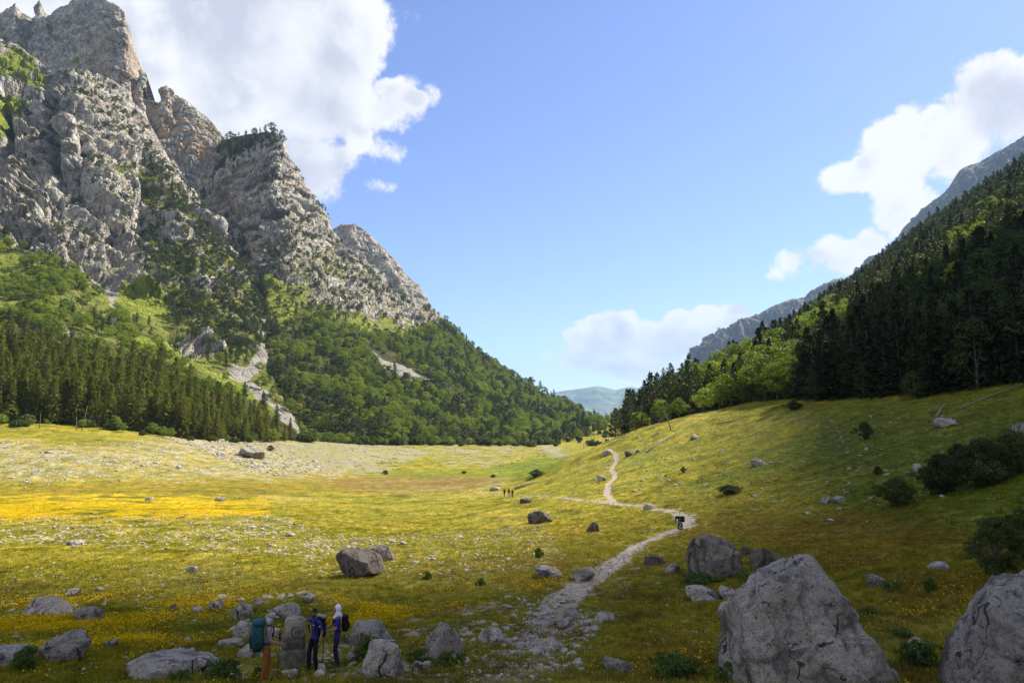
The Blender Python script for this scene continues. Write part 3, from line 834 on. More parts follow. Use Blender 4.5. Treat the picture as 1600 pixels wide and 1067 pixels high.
# far ridges, blue with distance
def cover_far(qx, qy, P, px, py):
    n1 = fbm(P / 300, 4, seed=85)
    g = sstep(n1 + (450 - qy) / 900 - .1, .0, .3) * .5
    return dict(rock=np.clip(1.1 - g, 0, 1), grass=g * .8, scree=np.zeros(len(P)), warm=np.zeros(len(P)))
rows = [
 [(1050,660,3100),(1120,655,3050),(1200,650,3000),(1300,640,2950),(1450,600,2800),(1600,560,2600),(1690,540,2500)],
 [(1075,590,3300),(1130,570,3250),(1200,555,3200),(1300,520,3100),(1450,430,2900),(1600,340,2750),(1690,300,2650)],
 [(1085,560,3600),(1140,518,3600),(1200,482,3600),(1300,440,3500),(1450,330,3200),(1600,214,3000),(1690,170,2950)]]
farr = mountain('far_ridge', rows, 150, 460, sky=[(1070,580),(1084,562),(1092,545),(1103,528),(1112,522),(1126,521),(1150,505),(1180,492),(1215,476),(1260,462),(1290,442),(1330,430),(1400,375),(1437,332),(1455,318),(1470,304),(1488,288),(1496,272),(1508,262),(1530,256),(1552,243),(1570,232),(1600,214),(1690,165)],
  cover=cover_far, amp=(85, 60, 26, 20, 9), back=((500, -300), (1500, -1200)), size=3.2, seed=15.0, damp=.2, crisp=True)
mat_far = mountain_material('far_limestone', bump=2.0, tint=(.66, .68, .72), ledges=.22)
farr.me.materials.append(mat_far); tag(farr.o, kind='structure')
def cover_hill(qx, qy, P, px, py):
    n1 = fbm(P / 700, 4, seed=88)
    return dict(rock=np.zeros(len(P)), grass=sstep(n1 + (625 - qy) / 60, .0, .5), scree=np.zeros(len(P)), warm=np.zeros(len(P)))
rows = [
 [(760,668,9000),(860,672,9000),(930,674,9000),(1000,674,9000),(1100,668,9000)],
 [(770,645,10800),(860,640,10800),(930,638,10800),(1000,642,10800),(1100,640,10800)],
 [(780,635,13000),(870,612,13000),(930,604,13000),(1000,610,13000),(1100,630,13000)]]
farh = mountain('far_hills', rows, 90, 220, sky=[(780,640),(820,630),(850,620),(868,613),(890,609),(915,606),(932,603),(945,605),(962,609),(975,606),(988,604),(1000,607),(1015,612),(1030,622),(1100,640)],
  cover=cover_hill, amp=(220, 90, 30, 0, 0), back=((1500, -300), (4000, -1500)), size=6, seed=18.0, damp=.1)
mat_hill, nt, bs = material('far_woods')
pos = nt.new('ShaderNodeNewGeometry').outputs['Position']
nt.put(bs.inputs['Base Color'], nt.mix(nt.smooth(nt.noise(pos, .0011, 5, .6), .42, .6), c3(.028, .045, .022), c3(.10, .125, .04)))
farh.me.materials.append(mat_hill); tag(farh.o, kind='structure')

# the low country under and beyond everything
mb = MB(); n = 64
for rr, zz in ((60, -60.0), (2500, -70.0), (24000, -90.0)):
    pass
V = [(0, 0, -70.0)]; Fc = []
rings = [400, 1500, 5000, 26000]; zs = [-70, -72, -90, -150]
for r_, z_ in zip(rings, zs):
    for k in range(n): V.append((r_ * math.cos(2 * math.pi * k / n), r_ * math.sin(2 * math.pi * k / n), z_))
for k in range(n): Fc.append((0, 1 + k, 1 + (k + 1) % n))
for i in range(len(rings) - 1):
    for k in range(n):
        a = 1 + i * n + k; b = 1 + i * n + (k + 1) % n
        Fc.append((a, a + n, b + n, b))
mat_low, nt, bs = material('low_country')
pos = nt.new('ShaderNodeNewGeometry').outputs['Position']
nt.put(bs.inputs['Base Color'], nt.mix(nt.noise(pos, .004, 5, .6), c3(.05, .07, .02), c3(.16, .16, .05)))
tag(link('terrain_plain', mesh_from('terrain_plain', V, Fc, [mat_low])), kind='structure')

# the air of the valley
hz = MB()
hz.box((0, 4000, 670), (30000, 30000, 1680))
mat_haze = bpy.data.materials.new('valley_air'); mat_haze.use_nodes = True
hn = NT(mat_haze.node_tree); hn.n.clear()
out = hn.new('ShaderNodeOutputMaterial'); pv = hn.new('ShaderNodeVolumePrincipled')
pv.inputs['Color'].default_value = (.42, .66, 1.0, 1)
pv.inputs['Density'].default_value = 5.0e-5
pv.inputs['Anisotropy'].default_value = 0.1
hn.l.new(pv.outputs[0], out.inputs['Volume'])
haze = hz.build('haze', mat_haze, smooth=False)
tag(haze, 'thin bluish summer haze filling the valley', kind='stuff')
# ------------------------------------------------------------------ the cloud that shades the near meadow and the right-hand wood
edge = [tuple(ground_hit(*p)) for p in [(-300,945),(0,945),(400,942),(700,930),(900,910),(1040,885),(1140,845),(1215,790),(1245,730),(1240,662)]]
edge += [at(1270,590,200), at(1340,500,228), at(1430,430,238), at(1520,350,258), at(1600,300,280), (330, 330, 160), (420, 60, 150), (300, -160, 60), (-160, -120, 0), (-190, 10, -5)]
CH = 1800.0
cp_ = [Vector(p) + SUN * ((CH - p[2]) / SUN.z) for p in edge]
poly = np.array([(p.x, p.y) for p in cp_])
x0, y0 = poly.min(0) - 20; x1, y1 = poly.max(0) + 20
nx = ny = 110
cxg, cyg = np.meshgrid(np.linspace(x0, x1, nx), np.linspace(y0, y1, ny))
cq = np.stack([cxg.ravel(), cyg.ravel(), np.zeros(nx * ny)], -1)
sd = poly_dist(cq[:, 0], cq[:, 1], poly) + 10 * fbm(cq / 40, 3, seed=5) + 4
ins = sd > 0
th = np.sqrt(np.clip(sd, 0, 90)) * 9
top = CH + th * (1 + .5 * fbm(cq / 60, 4, seed=2)); bot = CH - th * .3 * (1 + .3 * fbm(cq / 40, 3, seed=8))
fq = grid_faces(ny, nx); keep = ins[fq].all(1); fq = fq[keep]
V = np.concatenate([np.stack([cq[:, 0], cq[:, 1], top], -1), np.stack([cq[:, 0], cq[:, 1], bot], -1)])
fb = fq[:, ::-1] + nx * ny
from collections import Counter
ec = Counter()
for f in fq:
    for k in range(4): ec[(int(f[k]), int(f[(k + 1) % 4]))] += 1
sidef = [(a, a + nx * ny, b + nx * ny, b) for (a, b) in ec if (b, a) not in ec]
allf = np.concatenate([fq, fb, np.array(sidef)])
used = np.unique(allf); remap = np.full(len(V), -1); remap[used] = np.arange(len(used))
mat_cloud, nt, bs = material('cloud_white')
bs.inputs['Base Color'].default_value = (.9, .9, .92, 1)
tag(link('cloud', mesh_from('cloud', V[used], remap[allf], [mat_cloud])), kind='structure')

# ------------------------------------------------------------------ foliage and bark
def leaf_material(name, dark, light, trans=.3, glow=(1.5, 1.6, .6)):
    m = bpy.data.materials.new(name); m.use_nodes = True
    nt = NT(m.node_tree); nt.n.clear()
    out = nt.new('ShaderNodeOutputMaterial')
    rnd = nt.new('ShaderNodeObjectInfo').outputs['Random']
    geo = nt.new('ShaderNodeNewGeometry')
    isl = geo.outputs['Random Per Island']
    f = nt.math('ADD', nt.math('MULTIPLY', rnd, .65), nt.math('MULTIPLY', isl, .35))
    col = nt.mix(f, c3(*dark), c3(*light))
    d = nt.new('ShaderNodeBsdfPrincipled'); nt.put(d.inputs['Base Color'], col)
    d.inputs['Roughness'].default_value = .6; d.inputs['Specular IOR Level'].default_value = .2
    t = nt.new('ShaderNodeBsdfTranslucent'); nt.put(t.inputs['Color'], nt.mix(1.0, col, c3(*glow), 'MULTIPLY'))
    mx = nt.new('ShaderNodeMixShader'); mx.inputs[0].default_value = trans
    nt.l.new(d.outputs[0], mx.inputs[1]); nt.l.new(t.outputs[0], mx.inputs[2]); nt.l.new(mx.outputs[0], out.inputs['Surface'])
    return m
mat_pine = leaf_material('pine_needles', (.034, .048, .013), (.062, .080, .022), .15)
mat_spruce = leaf_material('olive_needles', (.080, .095, .016), (.17, .175, .028), .25)
mat_leaf = leaf_material('broad_leaves', (.070, .115, .010), (.25, .295, .030), .28)
mat_bush = leaf_material('bush_leaves', (.05, .075, .014), (.10, .13, .024), .25)
mat_leafd = leaf_material('shaded_leaves', (.022, .036, .008), (.062, .082, .016), .22)  # darker twin of broad_leaves, shade of the right-hand wood put into the colour
mat_thick = leaf_material('thicket_leaves', (.024, .038, .010), (.060, .080, .018), .25)  # leaf colour darkened for the shade the bushes stand in
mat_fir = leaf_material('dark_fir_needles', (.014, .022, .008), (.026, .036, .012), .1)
mat_herb = leaf_material('herb_leaves', (.045, .085, .012), (.09, .14, .022), .3)
def bark_material(name, a, b):
    m, nt, bs = material(name)
    tc = nt.new('ShaderNodeTexCoord').outputs['Object']
    nz = nt.noise(nt.scale(tc, (6, 6, 1.2)), 2.0, 4, .6)
    nt.put(bs.inputs['Base Color'], nt.mix(nt.smooth(nz, .35, .65), c3(*a), c3(*b)))
    nt.put(bs.inputs['Normal'], nt.bump(nz, .7, .05))
    return m
mat_bark = bark_material('pine_bark', (.07, .05, .035), (.17, .13, .10))
mat_dead = bark_material('bleached_wood', (.12, .105, .085), (.29, .26, .22))

def kites(C, D, S, L, Wd, bend=None):
    """leaf sprays: centre line from C along D, half width S, one bent quad pair each"""
    n = len(C)
    D = D / (np.linalg.norm(D, axis=1)[:, None] + 1e-9)
    S = S - D * (S * D).sum(1)[:, None]; S = S / (np.linalg.norm(S, axis=1)[:, None] + 1e-9)
    a = C; b = C + D * L[:, None] * .5 + S * Wd[:, None]; c = C + D * L[:, None]; d = C + D * L[:, None] * .5 - S * Wd[:, None]
    if bend is not None:
        nn = np.cross(D, S) * bend[:, None]; b = b + nn; d = d + nn
    V = np.stack([a, b, c, d], 1).reshape(-1, 3)
    return V, np.arange(4 * n).reshape(-1, 4)
def unit(r, n):
    v = r.normal(size=(n, 3)); return v / np.linalg.norm(v, axis=1)[:, None]

def conifer(seed, H, Rb, style):
    r = np.random.default_rng(seed)
    z0 = {'pine': .22, 'spruce': .10, 'cone': .05}[style] * H
    z = z0; C = []; D = []; S = []; L = []; Wd = []
    br = MB()
    lean = r.normal(size=2) * .012 * H
    while z < H * .985:
        t = (z - z0) / (H - z0)
        if style == 'pine': prof = (1 - t) ** .95 * (.6 + .4 * min(1, t * 3.5)) * (1 + .25 * math.sin(z * 1.7 + seed))
        elif style == 'spruce': prof = (1 - t) ** 1.0 * (.8 + .2 * min(1, t * 5)) * (1 + .12 * math.sin(z * 2.3 + seed))
        else: prof = (1 - t) ** 1.0
        nb = 5 if style != 'pine' else 4
        ph = r.uniform(0, 6.28)
        ax = lean * (z / H) ** 2
        for k in range(nb):
            if style == 'pine' and r.uniform() < .18: continue
            a = ph + 6.283 * k / nb + r.normal() * .25
            ln = max(.25, Rb * prof * r.uniform(.6, 1.15))
            up = {'pine': .28, 'spruce': -.18, 'cone': -.1}[style] + .5 * t + r.normal() * .1
            dr = np.array([math.cos(a), math.sin(a), up]); dr /= np.linalg.norm(dr)
            base = np.array([ax[0], ax[1], z])
            if ln > 1.2:
                br.tube([base, base + dr * ln * .75], [.03 + .012 * ln, .012], 3, cap=False)
            ns = max(2, int(ln / .42))
            for s in range(ns):
                q = (s + .7) / ns
                p = base + dr * ln * q + np.array([0, 0, -.10 * ln * q * q if style != 'pine' else .10 * ln * q * q])
                for _ in range(2 if style != 'cone' else 2):
                    dd = dr * .8 + r.normal(size=3) * (.55 if style == 'pine' else .42)
                    if style == 'pine': dd[2] += .25
                    C.append(p + r.normal(size=3) * .08); D.append(dd); S.append(r.normal(size=3)); L.append(r.uniform(.55, .95) * (1 if style != 'pine' else 1.05)); Wd.append(r.uniform(.12, .22) * (1.25 if style == 'pine' else 1.1))
        z += (r.uniform(.38, .6) if style == 'pine' else r.uniform(.3, .45)) * (H / 15) ** .5
    for _ in range(12):
        C.append(np.array([lean[0], lean[1], H - r.uniform(.2, 1.0)])); D.append(np.array([r.normal() * .3, r.normal() * .3, 1.0])); S.append(r.normal(size=3)); L.append(.8); Wd.append(.13)
    V, Fc = kites(np.array(C), np.array(D), np.array(S), np.array(L), np.array(Wd), r.normal(size=len(C)) * .06)
    tr = MB()
    pts = [(lean[0] * q * q, lean[1] * q * q, H * q - .6 * (q == 0)) for q in (0, .15, .4, .7, .97)]
    rb = .012 * H + .05
    tr.tube(pts, [rb * 1.25, rb, rb * .75, rb * .45, .02], 7)
    tr.add(br.v, br.f)
    return V, Fc, tr
def broadleaf(seed, H, Rb, clumps=64, per=26, leaf=.42, low=.22, ragged=1.0):
    r = np.random.default_rng(seed)
    C = []; D = []; S = []; L = []; Wd = []
    tr = MB()
    rb = .014 * H + .06
    tr.tube([(0, 0, -.6), (.1, 0, H * .2), (0, .12, H * .45), (.1, .1, H * .75)], [rb * 1.3, rb, rb * .7, .05], 7)
    cz = H * (.5 + low * .5); rz = H * (1 - low) * .5
    for k in range(clumps):
        u = unit(r, 1)[0]
        q = r.uniform(.45, 1.0) ** .6
        lump = 1 + ragged * (.2 * math.sin(3 * math.atan2(u[1], u[0]) + seed) + .13 * math.sin(5 * u[2] + seed) + .08 * r.normal() * (ragged - 1))
        wz = (1.0 - .35 * max(u[2], 0))
        p = np.array([u[0] * Rb * q * lump * wz, u[1] * Rb * q * lump * wz, cz + u[2] * rz * q])
        cr = Rb * r.uniform(.2, .34) / ragged ** .6
        if k % 9 == 0:
            b0 = np.array([0, .05, H * r.uniform(.2, .5)])
            tr.tube([b0, (b0 + p) / 2 + np.array([0, 0, -.2]), p], [rb * .5, rb * .3, .02], 4, cap=False)
        uu = unit(r, per)
        uu[:, 2] = np.where(uu[:, 2] < -.2, -uu[:, 2] * .5, uu[:, 2])
        c = p + uu * cr * r.uniform(.5, 1.0, size=(per, 1)) ** .5 * np.array([1, 1, .75])
        C.append(c); dd_ = np.cross(uu + r.normal(size=(per, 3)) * .35, r.normal(size=(per, 3))); D.append(dd_); S.append(np.cross(uu + r.normal(size=(per, 3)) * .35, dd_))
        L.append(r.uniform(.7, 1.3, per) * leaf); Wd.append(r.uniform(.3, .5, per) * leaf)
    C, D, S, L, Wd = (np.concatenate(q) for q in (C, D, S, L, Wd))
    V, Fc = kites(C, D, S, L, Wd, r.normal(size=len(C)) * .08 * leaf)
    return V, Fc, tr
class Proto: pass
def proto(name, V, Fc, tr, mats):
    P = Proto(); P.name = name
    P.crown = mesh_from(name + '_crown', V, Fc, [mats[0]], smooth=False)
    P.trunk = tr.mesh(name + '_trunk', [mats[1]])
    nv = len(tr.v)
    fa = list(tr.f) + [tuple(int(i) + nv for i in f) for f in Fc]
    P.both = mesh_from(name + '_whole', list(tr.v) + [tuple(v) for v in V], fa, [mats[1], mats[0]], smooth=False, midx=[0] * len(tr.f) + [1] * len(Fc))
    P.h = float(V[:, 2].max())
    return P
PINES = [proto('pine', *conifer(s, h, rb, 'pine'), (mat_pine, mat_bark)) for s, h, rb in ((1, 15, 4.6), (2, 14, 4.0), (3, 16, 4.9), (4, 13, 4.2))]
SPRUCES = [proto('spruce', *conifer(s, h, rb, 'spruce'), (mat_spruce, mat_bark)) for s, h, rb in ((11, 17, 3.9), (12, 15, 3.5), (13, 18, 4.2), (14, 14, 3.7))]
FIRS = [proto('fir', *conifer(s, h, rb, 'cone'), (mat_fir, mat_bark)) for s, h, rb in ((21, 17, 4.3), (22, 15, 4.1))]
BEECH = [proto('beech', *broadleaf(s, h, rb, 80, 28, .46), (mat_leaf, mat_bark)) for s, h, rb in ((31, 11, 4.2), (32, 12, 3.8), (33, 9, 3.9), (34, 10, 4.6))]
BEECHD = [proto('shade_beech', *broadleaf(s, h, rb, 80, 28, .44, low=.08), (mat_leafd, mat_bark)) for s, h, rb in ((35, 13, 4.4), (36, 14, 4.0), (37, 11, 4.3))]
THICK = [proto('thicket', *broadleaf(s, h, rb, 170, 44, .14, low=.0, ragged=2.0), (mat_thick, mat_bark)) for s, h, rb in ((45, 2.6, 2.0), (46, 2.3, 1.8), (47, 2.9, 1.9))]
CRAG = [proto('crag_pine', *broadleaf(s, h, rb, 40, 24, .42, low=.12), (mat_pine, mat_bark)) for s, h, rb in ((51, 8, 2.5), (52, 9, 2.3), (53, 7, 2.8))]
BUSH = [proto('bush', *broadleaf(s, h, rb, 84, 30, .32, low=.0), (mat_bush, mat_bark)) for s, h, rb in ((41, 2.6, 1.9), (42, 2.2, 1.7), (43, 3.0, 1.8))]

def scatter(name, pts, scl, rot, proto_mesh, label, tint=None, cat=None):
    """one stuff object: instances of a small mesh on points"""
    me = bpy.data.meshes.new(name)
    pts = np.asarray(pts, np.float32)
    me.vertices.add(len(pts)); me.vertices.foreach_set('co', pts.ravel())
    scl = np.asarray(scl, np.float32)
    if scl.ndim == 1: scl = np.repeat(scl[:, None], 3, 1)
    set_attr(me, 'scl', scl, 'FLOAT_VECTOR'); set_attr(me, 'rot', rot, 'FLOAT_VECTOR')
    if tint is not None: set_attr(me, 'tint', tint, 'FLOAT_COLOR')
    o = link(name, me)
    po = bpy.data.objects.new(name + '_source', proto_mesh)
    g = bpy.data.node_groups.new(name, 'GeometryNodeTree')
    g.interface.new_socket('Geometry', in_out='INPUT', socket_type='NodeSocketGeometry')
    g.interface.new_socket('Geometry', in_out='OUTPUT', socket_type='NodeSocketGeometry')
    gi = g.nodes.new('NodeGroupInput'); go = g.nodes.new('NodeGroupOutput')
    iop = g.nodes.new('GeometryNodeInstanceOnPoints')
    oi = g.nodes.new('GeometryNodeObjectInfo'); oi.inputs['Object'].default_value = po
    a1 = g.nodes.new('GeometryNodeInputNamedAttribute'); a1.data_type = 'FLOAT_VECTOR'; a1.inputs['Name'].default_value = 'scl'
    a2 = g.nodes.new('GeometryNodeInputNamedAttribute'); a2.data_type = 'FLOAT_VECTOR'; a2.inputs['Name'].default_value = 'rot'
    e2r = g.nodes.new('FunctionNodeEulerToRotation')
    L_ = g.links.new
    L_(gi.outputs[0], iop.inputs['Points']); L_(oi.outputs['Geometry'], iop.inputs['Instance'])
    L_(a1.outputs['Attribute'], iop.inputs['Scale']); L_(a2.outputs['Attribute'], e2r.inputs[0]); L_(e2r.outputs[0], iop.inputs['Rotation'])
    L_(iop.outputs[0], go.inputs[0])
    mod = o.modifiers.new('scatter', 'NODES'); mod.node_group = g
    tag(o, label, cat, kind='stuff')
    return o

# ------------------------------------------------------------------ where trees stand
def sample_body(B, n, seed):
    """points spread evenly over a body's area"""
    r = np.random.default_rng(seed)
    S = B.S; a = S[:-1, :-1]; b = S[:-1, 1:]; c = S[1:, :-1]
    ar = np.linalg.norm(np.cross(b - a, c - a), axis=-1).ravel()
    cdf = np.cumsum(ar); k = np.searchsorted(cdf, r.uniform(0, cdf[-1], n))
    k = np.minimum(k, len(ar) - 1)
    i, j = k // (B.nc - 1), k % (B.nc - 1)
    u, v = r.uniform(size=n)[:, None], r.uniform(size=n)[:, None]
    P = S[i, j] * (1 - u) * (1 - v) + S[i, j + 1] * u * (1 - v) + S[i + 1, j] * (1 - u) * v + S[i + 1, j + 1] * u * v
    return P, B.n[i, j]
def thin(P, dmin, keep0=None):
    """drop points closer than dmin (per point) to one already kept"""
    cell = float(np.max(dmin)); grid = {}
    ok = []
    for idx, (x, y) in enumerate(P[:, :2]):
        key = (int(x // cell), int(y // cell)); bad = False; dm = dmin[idx]
        for dx in (-1, 0, 1):
            for dy in (-1, 0, 1):
                for j in grid.get((key[0] + dx, key[1] + dy), ()):
                    if (P[j, 0] - x) ** 2 + (P[j, 1] - y) ** 2 < dm * dm: bad = True; break
                if bad: break
            if bad: break
        if not bad:
            grid.setdefault(key, []).append(idx); ok.append(idx)
    return np.array(ok, int)
TREES = []   # (species, variant, x, y, z, height, rot, zone)
def plant(P, species, height, zone, r):
    for p, s, h in zip(P, species, height):
        TREES.append((s, int(r.integers(0, 4)), p[0], p[1], p[2], float(h), float(r.uniform(0, 6.28)), zone))

# left wall
r = np.random.default_rng(101)
P, N_ = sample_body(left, 90000, 1)
px, py, d = project(P)
j = fbm(P / 25, 3, seed=91); jj = fbm(P / 60, 3, seed=92)
qx, qy = px + 18 * fbm(P / 30, 3, seed=93), py + 18 * fbm(P / 30, 3, seed=94)
den = np.full(len(P), .018) * (j > .05)
stand = pmask(qx, qy, [(-400,540),(-60,545),(60,556),(130,570),(205,588),(285,612),(350,636),(420,664),(490,690),(330,720),(-400,720)], 8)
scrub = pmask(qx, qy, [(-400,370),(0,368),(60,398),(120,430),(170,485),(240,530),(300,560),(350,600),(420,645),(350,636),(285,612),(205,588),(130,570),(0,552),(-400,540)], 10)
gully = pmask(qx, qy, [(212,225),(265,265),(330,350),(412,455),(412,560),(340,545),(262,505),(232,430),(212,390),(238,335),(205,270)], 10)
gully2 = pmask(qx, qy, [(112,125),(188,140),(235,215),(220,260),(140,190)], 8)
gully3 = pmask(qx, qy, [(90,275),(150,262),(215,275),(250,340),(190,320),(120,300)], 8)
chute_side = pmask(qx, qy, [(330,545),(415,560),(380,590),(330,575)], 6)
cliffs = 1 - pmask(qx, qy, [(-500,400),(-100,372),(0,372),(130,430),(190,450),(330,545),(420,560),(600,720),(-500,760)], 10)
den = np.maximum.reduce([den, stand * 1.0, scrub * sstep(j + .3 * jj, -.18, .18) * .75, gully * sstep(j, -.4, .1) * .6, gully2 * .75 * sstep(j, -.4, .1), gully3 * .7 * sstep(j, -.3, .1), cliffs * .42 * sstep(j + .6 * jj, .03, .36), chute_side * .3])
grassM = cover_left(px, py, P, px, py)
den = den * (1 - .93 * np.clip(grassM['grass'], 0, 1)) * (1 - grassM['scree'])
den = den * (N_[:, 2] > .12)
keep = r.uniform(size=len(P)) < den * .8
P, stand, scrub, gully, cliffs, px, py = (q[keep] for q in (P, stand, scrub, gully, cliffs, px, py))
dm = np.where(stand > .5, 3.6, np.where(scrub > .5, 4.4, 5.0))
ok = thin(P, dm)
P, stand, scrub, gully, cliffs, px, py = (q[ok] for q in (P, stand, scrub, gully, cliffs, px, py))
u = r.uniform(size=len(P))
jn = fbm(P / 35, 2, seed=96)
species = np.where(stand > .5, np.where(u < np.where(px > 250, .35, .14), 'leaf', 'spruce'), np.where(scrub > .5, np.where(u < .86, 'leaf', 'pine'), np.where(cliffs > .5, np.where(u < .62, 'crag', np.where(u < .85, 'pine', 'leaf')), np.where(u < .6, 'pine', 'leaf'))))
hh = np.where(species == 'spruce', r.uniform(9, 20, len(P)), np.where(species == 'leaf', np.where(scrub > .5, r.uniform(5, 9.5, len(P)), r.uniform(5, 8, len(P))), r.uniform(6, 12, len(P))))
hh = np.where((cliffs > .5) & (gully < .5), hh * .72, hh)
hh = np.where(stand > .5, hh * np.interp(px, [270, 450], [1, .42]), hh)
plant(P - np.array([0, 0, .4]), species, hh, 'left', r)

# pyramid and spur
P, N_ = sample_body(midm, 110000, 2)
px, py, d = project(P)
j = fbm(P / 28, 3, seed=191); jj = fbm(P / 70, 3, seed=192)
qx, qy = px + 16 * fbm(P / 35, 3, seed=193), py + 16 * fbm(P / 35, 3, seed=194)
wood = pmask(qx, qy, [(250,560),(330,470),(400,470),(440,515),(500,490),(560,520),(620,530),(700,505),(760,552),(900,632),(960,640),(960,720),(250,720)], 8)
mixed = pmask(qx, qy, [(430,330),(490,345),(600,420),(700,495),(680,520),(600,520),(520,500),(430,480),(400,440)], 10)
cap = pmask(qx, qy, [(270,258),(330,216),(440,196),(446,226),(400,240),(375,262),(340,290),(300,330),(270,340)], 6)
den = np.maximum.reduce([wood * sstep(j + .5 * jj + (py - 480) / 600, -.42, -.18), mixed * .5 * sstep(j + .4 * jj, -.1, .25), cap * .8, .30 * sstep(j + .5 * jj, .02, .35), .6 * pmask(qx, qy, [(285,300),(330,290),(400,420),(420,470),(380,480),(300,420)], 8) * sstep(j, -.2, .2), .6 * pmask(qx, qy, [(425,290),(450,300),(500,390),(470,400),(435,350)], 6) * sstep(j, -.2, .2)])
mm = cover_mid(px, py, P, px, py)
den = den * (1 - .9 * mm['grass']) * (1 - mm['scree']) * (1 - pmask(px, py, [(566,543),(600,554),(680,594),(694,612),(662,611),(596,582)], 4)) * (1 - pmask(px, py, [(395,535),(430,545),(405,600),(450,640),(525,692),(495,696),(400,640),(370,590)], 5)) * (N_[:, 2] > .15)
keep = r.uniform(size=len(P)) < den * .9
P, wood, mixed, cap, px, py = (q[keep] for q in (P, wood, mixed, cap, px, py))
ok = thin(P, np.where(wood > .5, 5.9, 5.4))
P, wood, mixed, cap, px, py = (q[ok] for q in (P, wood, mixed, cap, px, py))
u = r.uniform(size=len(P)); jn = fbm(P / 45, 3, seed=196)
con = np.clip(.28 + 1.3 * jn + .3 * sstep(py - (.25 * (px - 560)), 610, 690) * (px > 640) + .45 * pmask(px, py, [(430,600),(560,640),(560,690),(470,690)], 20), .05, .95)
species = np.where(wood > .5, np.where(u < con, np.where(r.uniform(size=len(P)) < .5, 'crag', 'pine'), 'leaf'), np.where(u < .7, 'crag', 'pine'))
hh = np.where(species == 'leaf', r.uniform(7, 11, len(P)), r.uniform(9, 15, len(P)))
hh = np.where((wood < .5) & (cap < .5), hh * .62, hh) * r.uniform(.65, 1.15, len(P))
plant(P - np.array([0, 0, .4]), species, hh, 'mid', r)

# right hillside
P, N_ = sample_body(right, 60000, 3)
px, py, d = project(P)
keep = (P[:, 1] > 20) & (px < 2000)
P, px, py = P[keep], px[keep], py[keep]
dm = np.where(np.hypot(P[:, 0], P[:, 1]) < 330, 4.2, 5.2)
ok = thin(P, dm)
P, px, py = P[ok], px[ok], py[ok]
u = r.uniform(size=len(P)); jn = fbm(P / 40, 3, seed=296)
bright = np.maximum.reduce([pmask(px, py, [(1090,600),(1180,560),(1300,480),(1330,520),(1260,640),(1110,655)], 15), pmask(px, py, [(1420,420),(1520,340),(1620,280),(1700,330),(1600,400),(1480,440)], 14) * .35])
con = np.clip(.60 + 1.0 * jn - .30 * bright, .12, .95)
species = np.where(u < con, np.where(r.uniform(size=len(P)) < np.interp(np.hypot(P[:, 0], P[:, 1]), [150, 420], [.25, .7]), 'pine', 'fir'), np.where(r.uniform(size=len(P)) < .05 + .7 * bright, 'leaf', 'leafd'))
hh = np.where((species == 'leaf') | (species == 'leafd'), r.uniform(8, 14, len(P)), r.uniform(9, 18, len(P)))
hh = hh * np.where(px < 1140, r.uniform(.5, .95, len(P)), 1.0)
far_k = np.interp(np.hypot(P[:, 0], P[:, 1]), [120, 500], [1.0, .85])
plant(P - np.array([0, 0, .4]), species, hh * far_k, 'right', r)

# valley mouth: dark trees in the gap and the knoll
for k in range(60):
    x_, y_ = r.uniform(900, 990), r.uniform(560, 780)
    p = at(x_, 660, y_); z_ = float(zg(p[0], p[1])[0])
    qx_, qy_, _ = project(np.array([[p[0], p[1], z_]]))
    if 895 < qx_[0] < 990: TREES.append(('pine' if r.uniform() < .7 else 'leaf', int(r.integers(0, 4)), p[0], p[1], z_ - .3, r.uniform(8, 15), r.uniform(0, 6.28), 'gap'))
for k in range(150):
    x_, y_ = r.uniform(820, 960), r.uniform(430, 720)
    p = at(x_, 660, y_); z_ = float(zg(p[0], p[1])[0])
    if fbm(np.array([[p[0] / 18, p[1] / 30, 0]]), 2)[0] > -.05: TREES.append(('bush', int(r.integers(0, 3)), p[0], p[1], z_ - .1, r.uniform(1.5, 4.5), r.uniform(0, 6.28), 'gap'))
# shrubs along the foot of the woods
for k in range(150):
    x_ = r.uniform(470, 860); p = at(x_, 694, np.interp(x_, [470, 560, 700, 860], [300, 378, 428, 495]) - r.uniform(-14, 26) * r.uniform()); z_ = float(zg(p[0], p[1])[0])
    TREES.append(('leaf' if r.uniform() < .55 else 'bush', int(r.integers(0, 3)), p[0], p[1], z_ - .2, r.uniform(2.5, 6), r.uniform(0, 6.28), 'foot'))
for k in range(42):
    x_ = r.uniform(-80, 430); p = at(x_, 690, np.interp(x_, [-80, 0, 160, 320, 470], [219, 224, 234, 247, 285]) - r.uniform(-4, 5)); z_ = float(zg(p[0], p[1])[0])
    TREES.append(('leaf' if r.uniform() < .6 else 'bush', int(r.integers(0, 3)), p[0], p[1], z_ - .2, r.uniform(2.0, 5.5) if x_ > 150 else r.uniform(1.5, 4), r.uniform(0, 6.28), 'leftfoot'))
# the front row of the left-hand stand
for k in range(75):
    x_ = r.uniform(-60, 385); p = at(x_, 690, np.interp(x_, [-60, 0, 160, 320, 400], [222, 228, 240, 254, 268]) + r.uniform(0, 8)); z_ = float(zg(p[0], p[1])[0])
    if 165 < x_ < 215 and r.uniform() < .6: continue
    TREES.append(('spruce', int(r.integers(0, 4)), p[0], p[1], z_ - .3, r.uniform(13, 19) * np.interp(x_, [240, 385], [1, .5]), r.uniform(0, 6.28), 'left'))
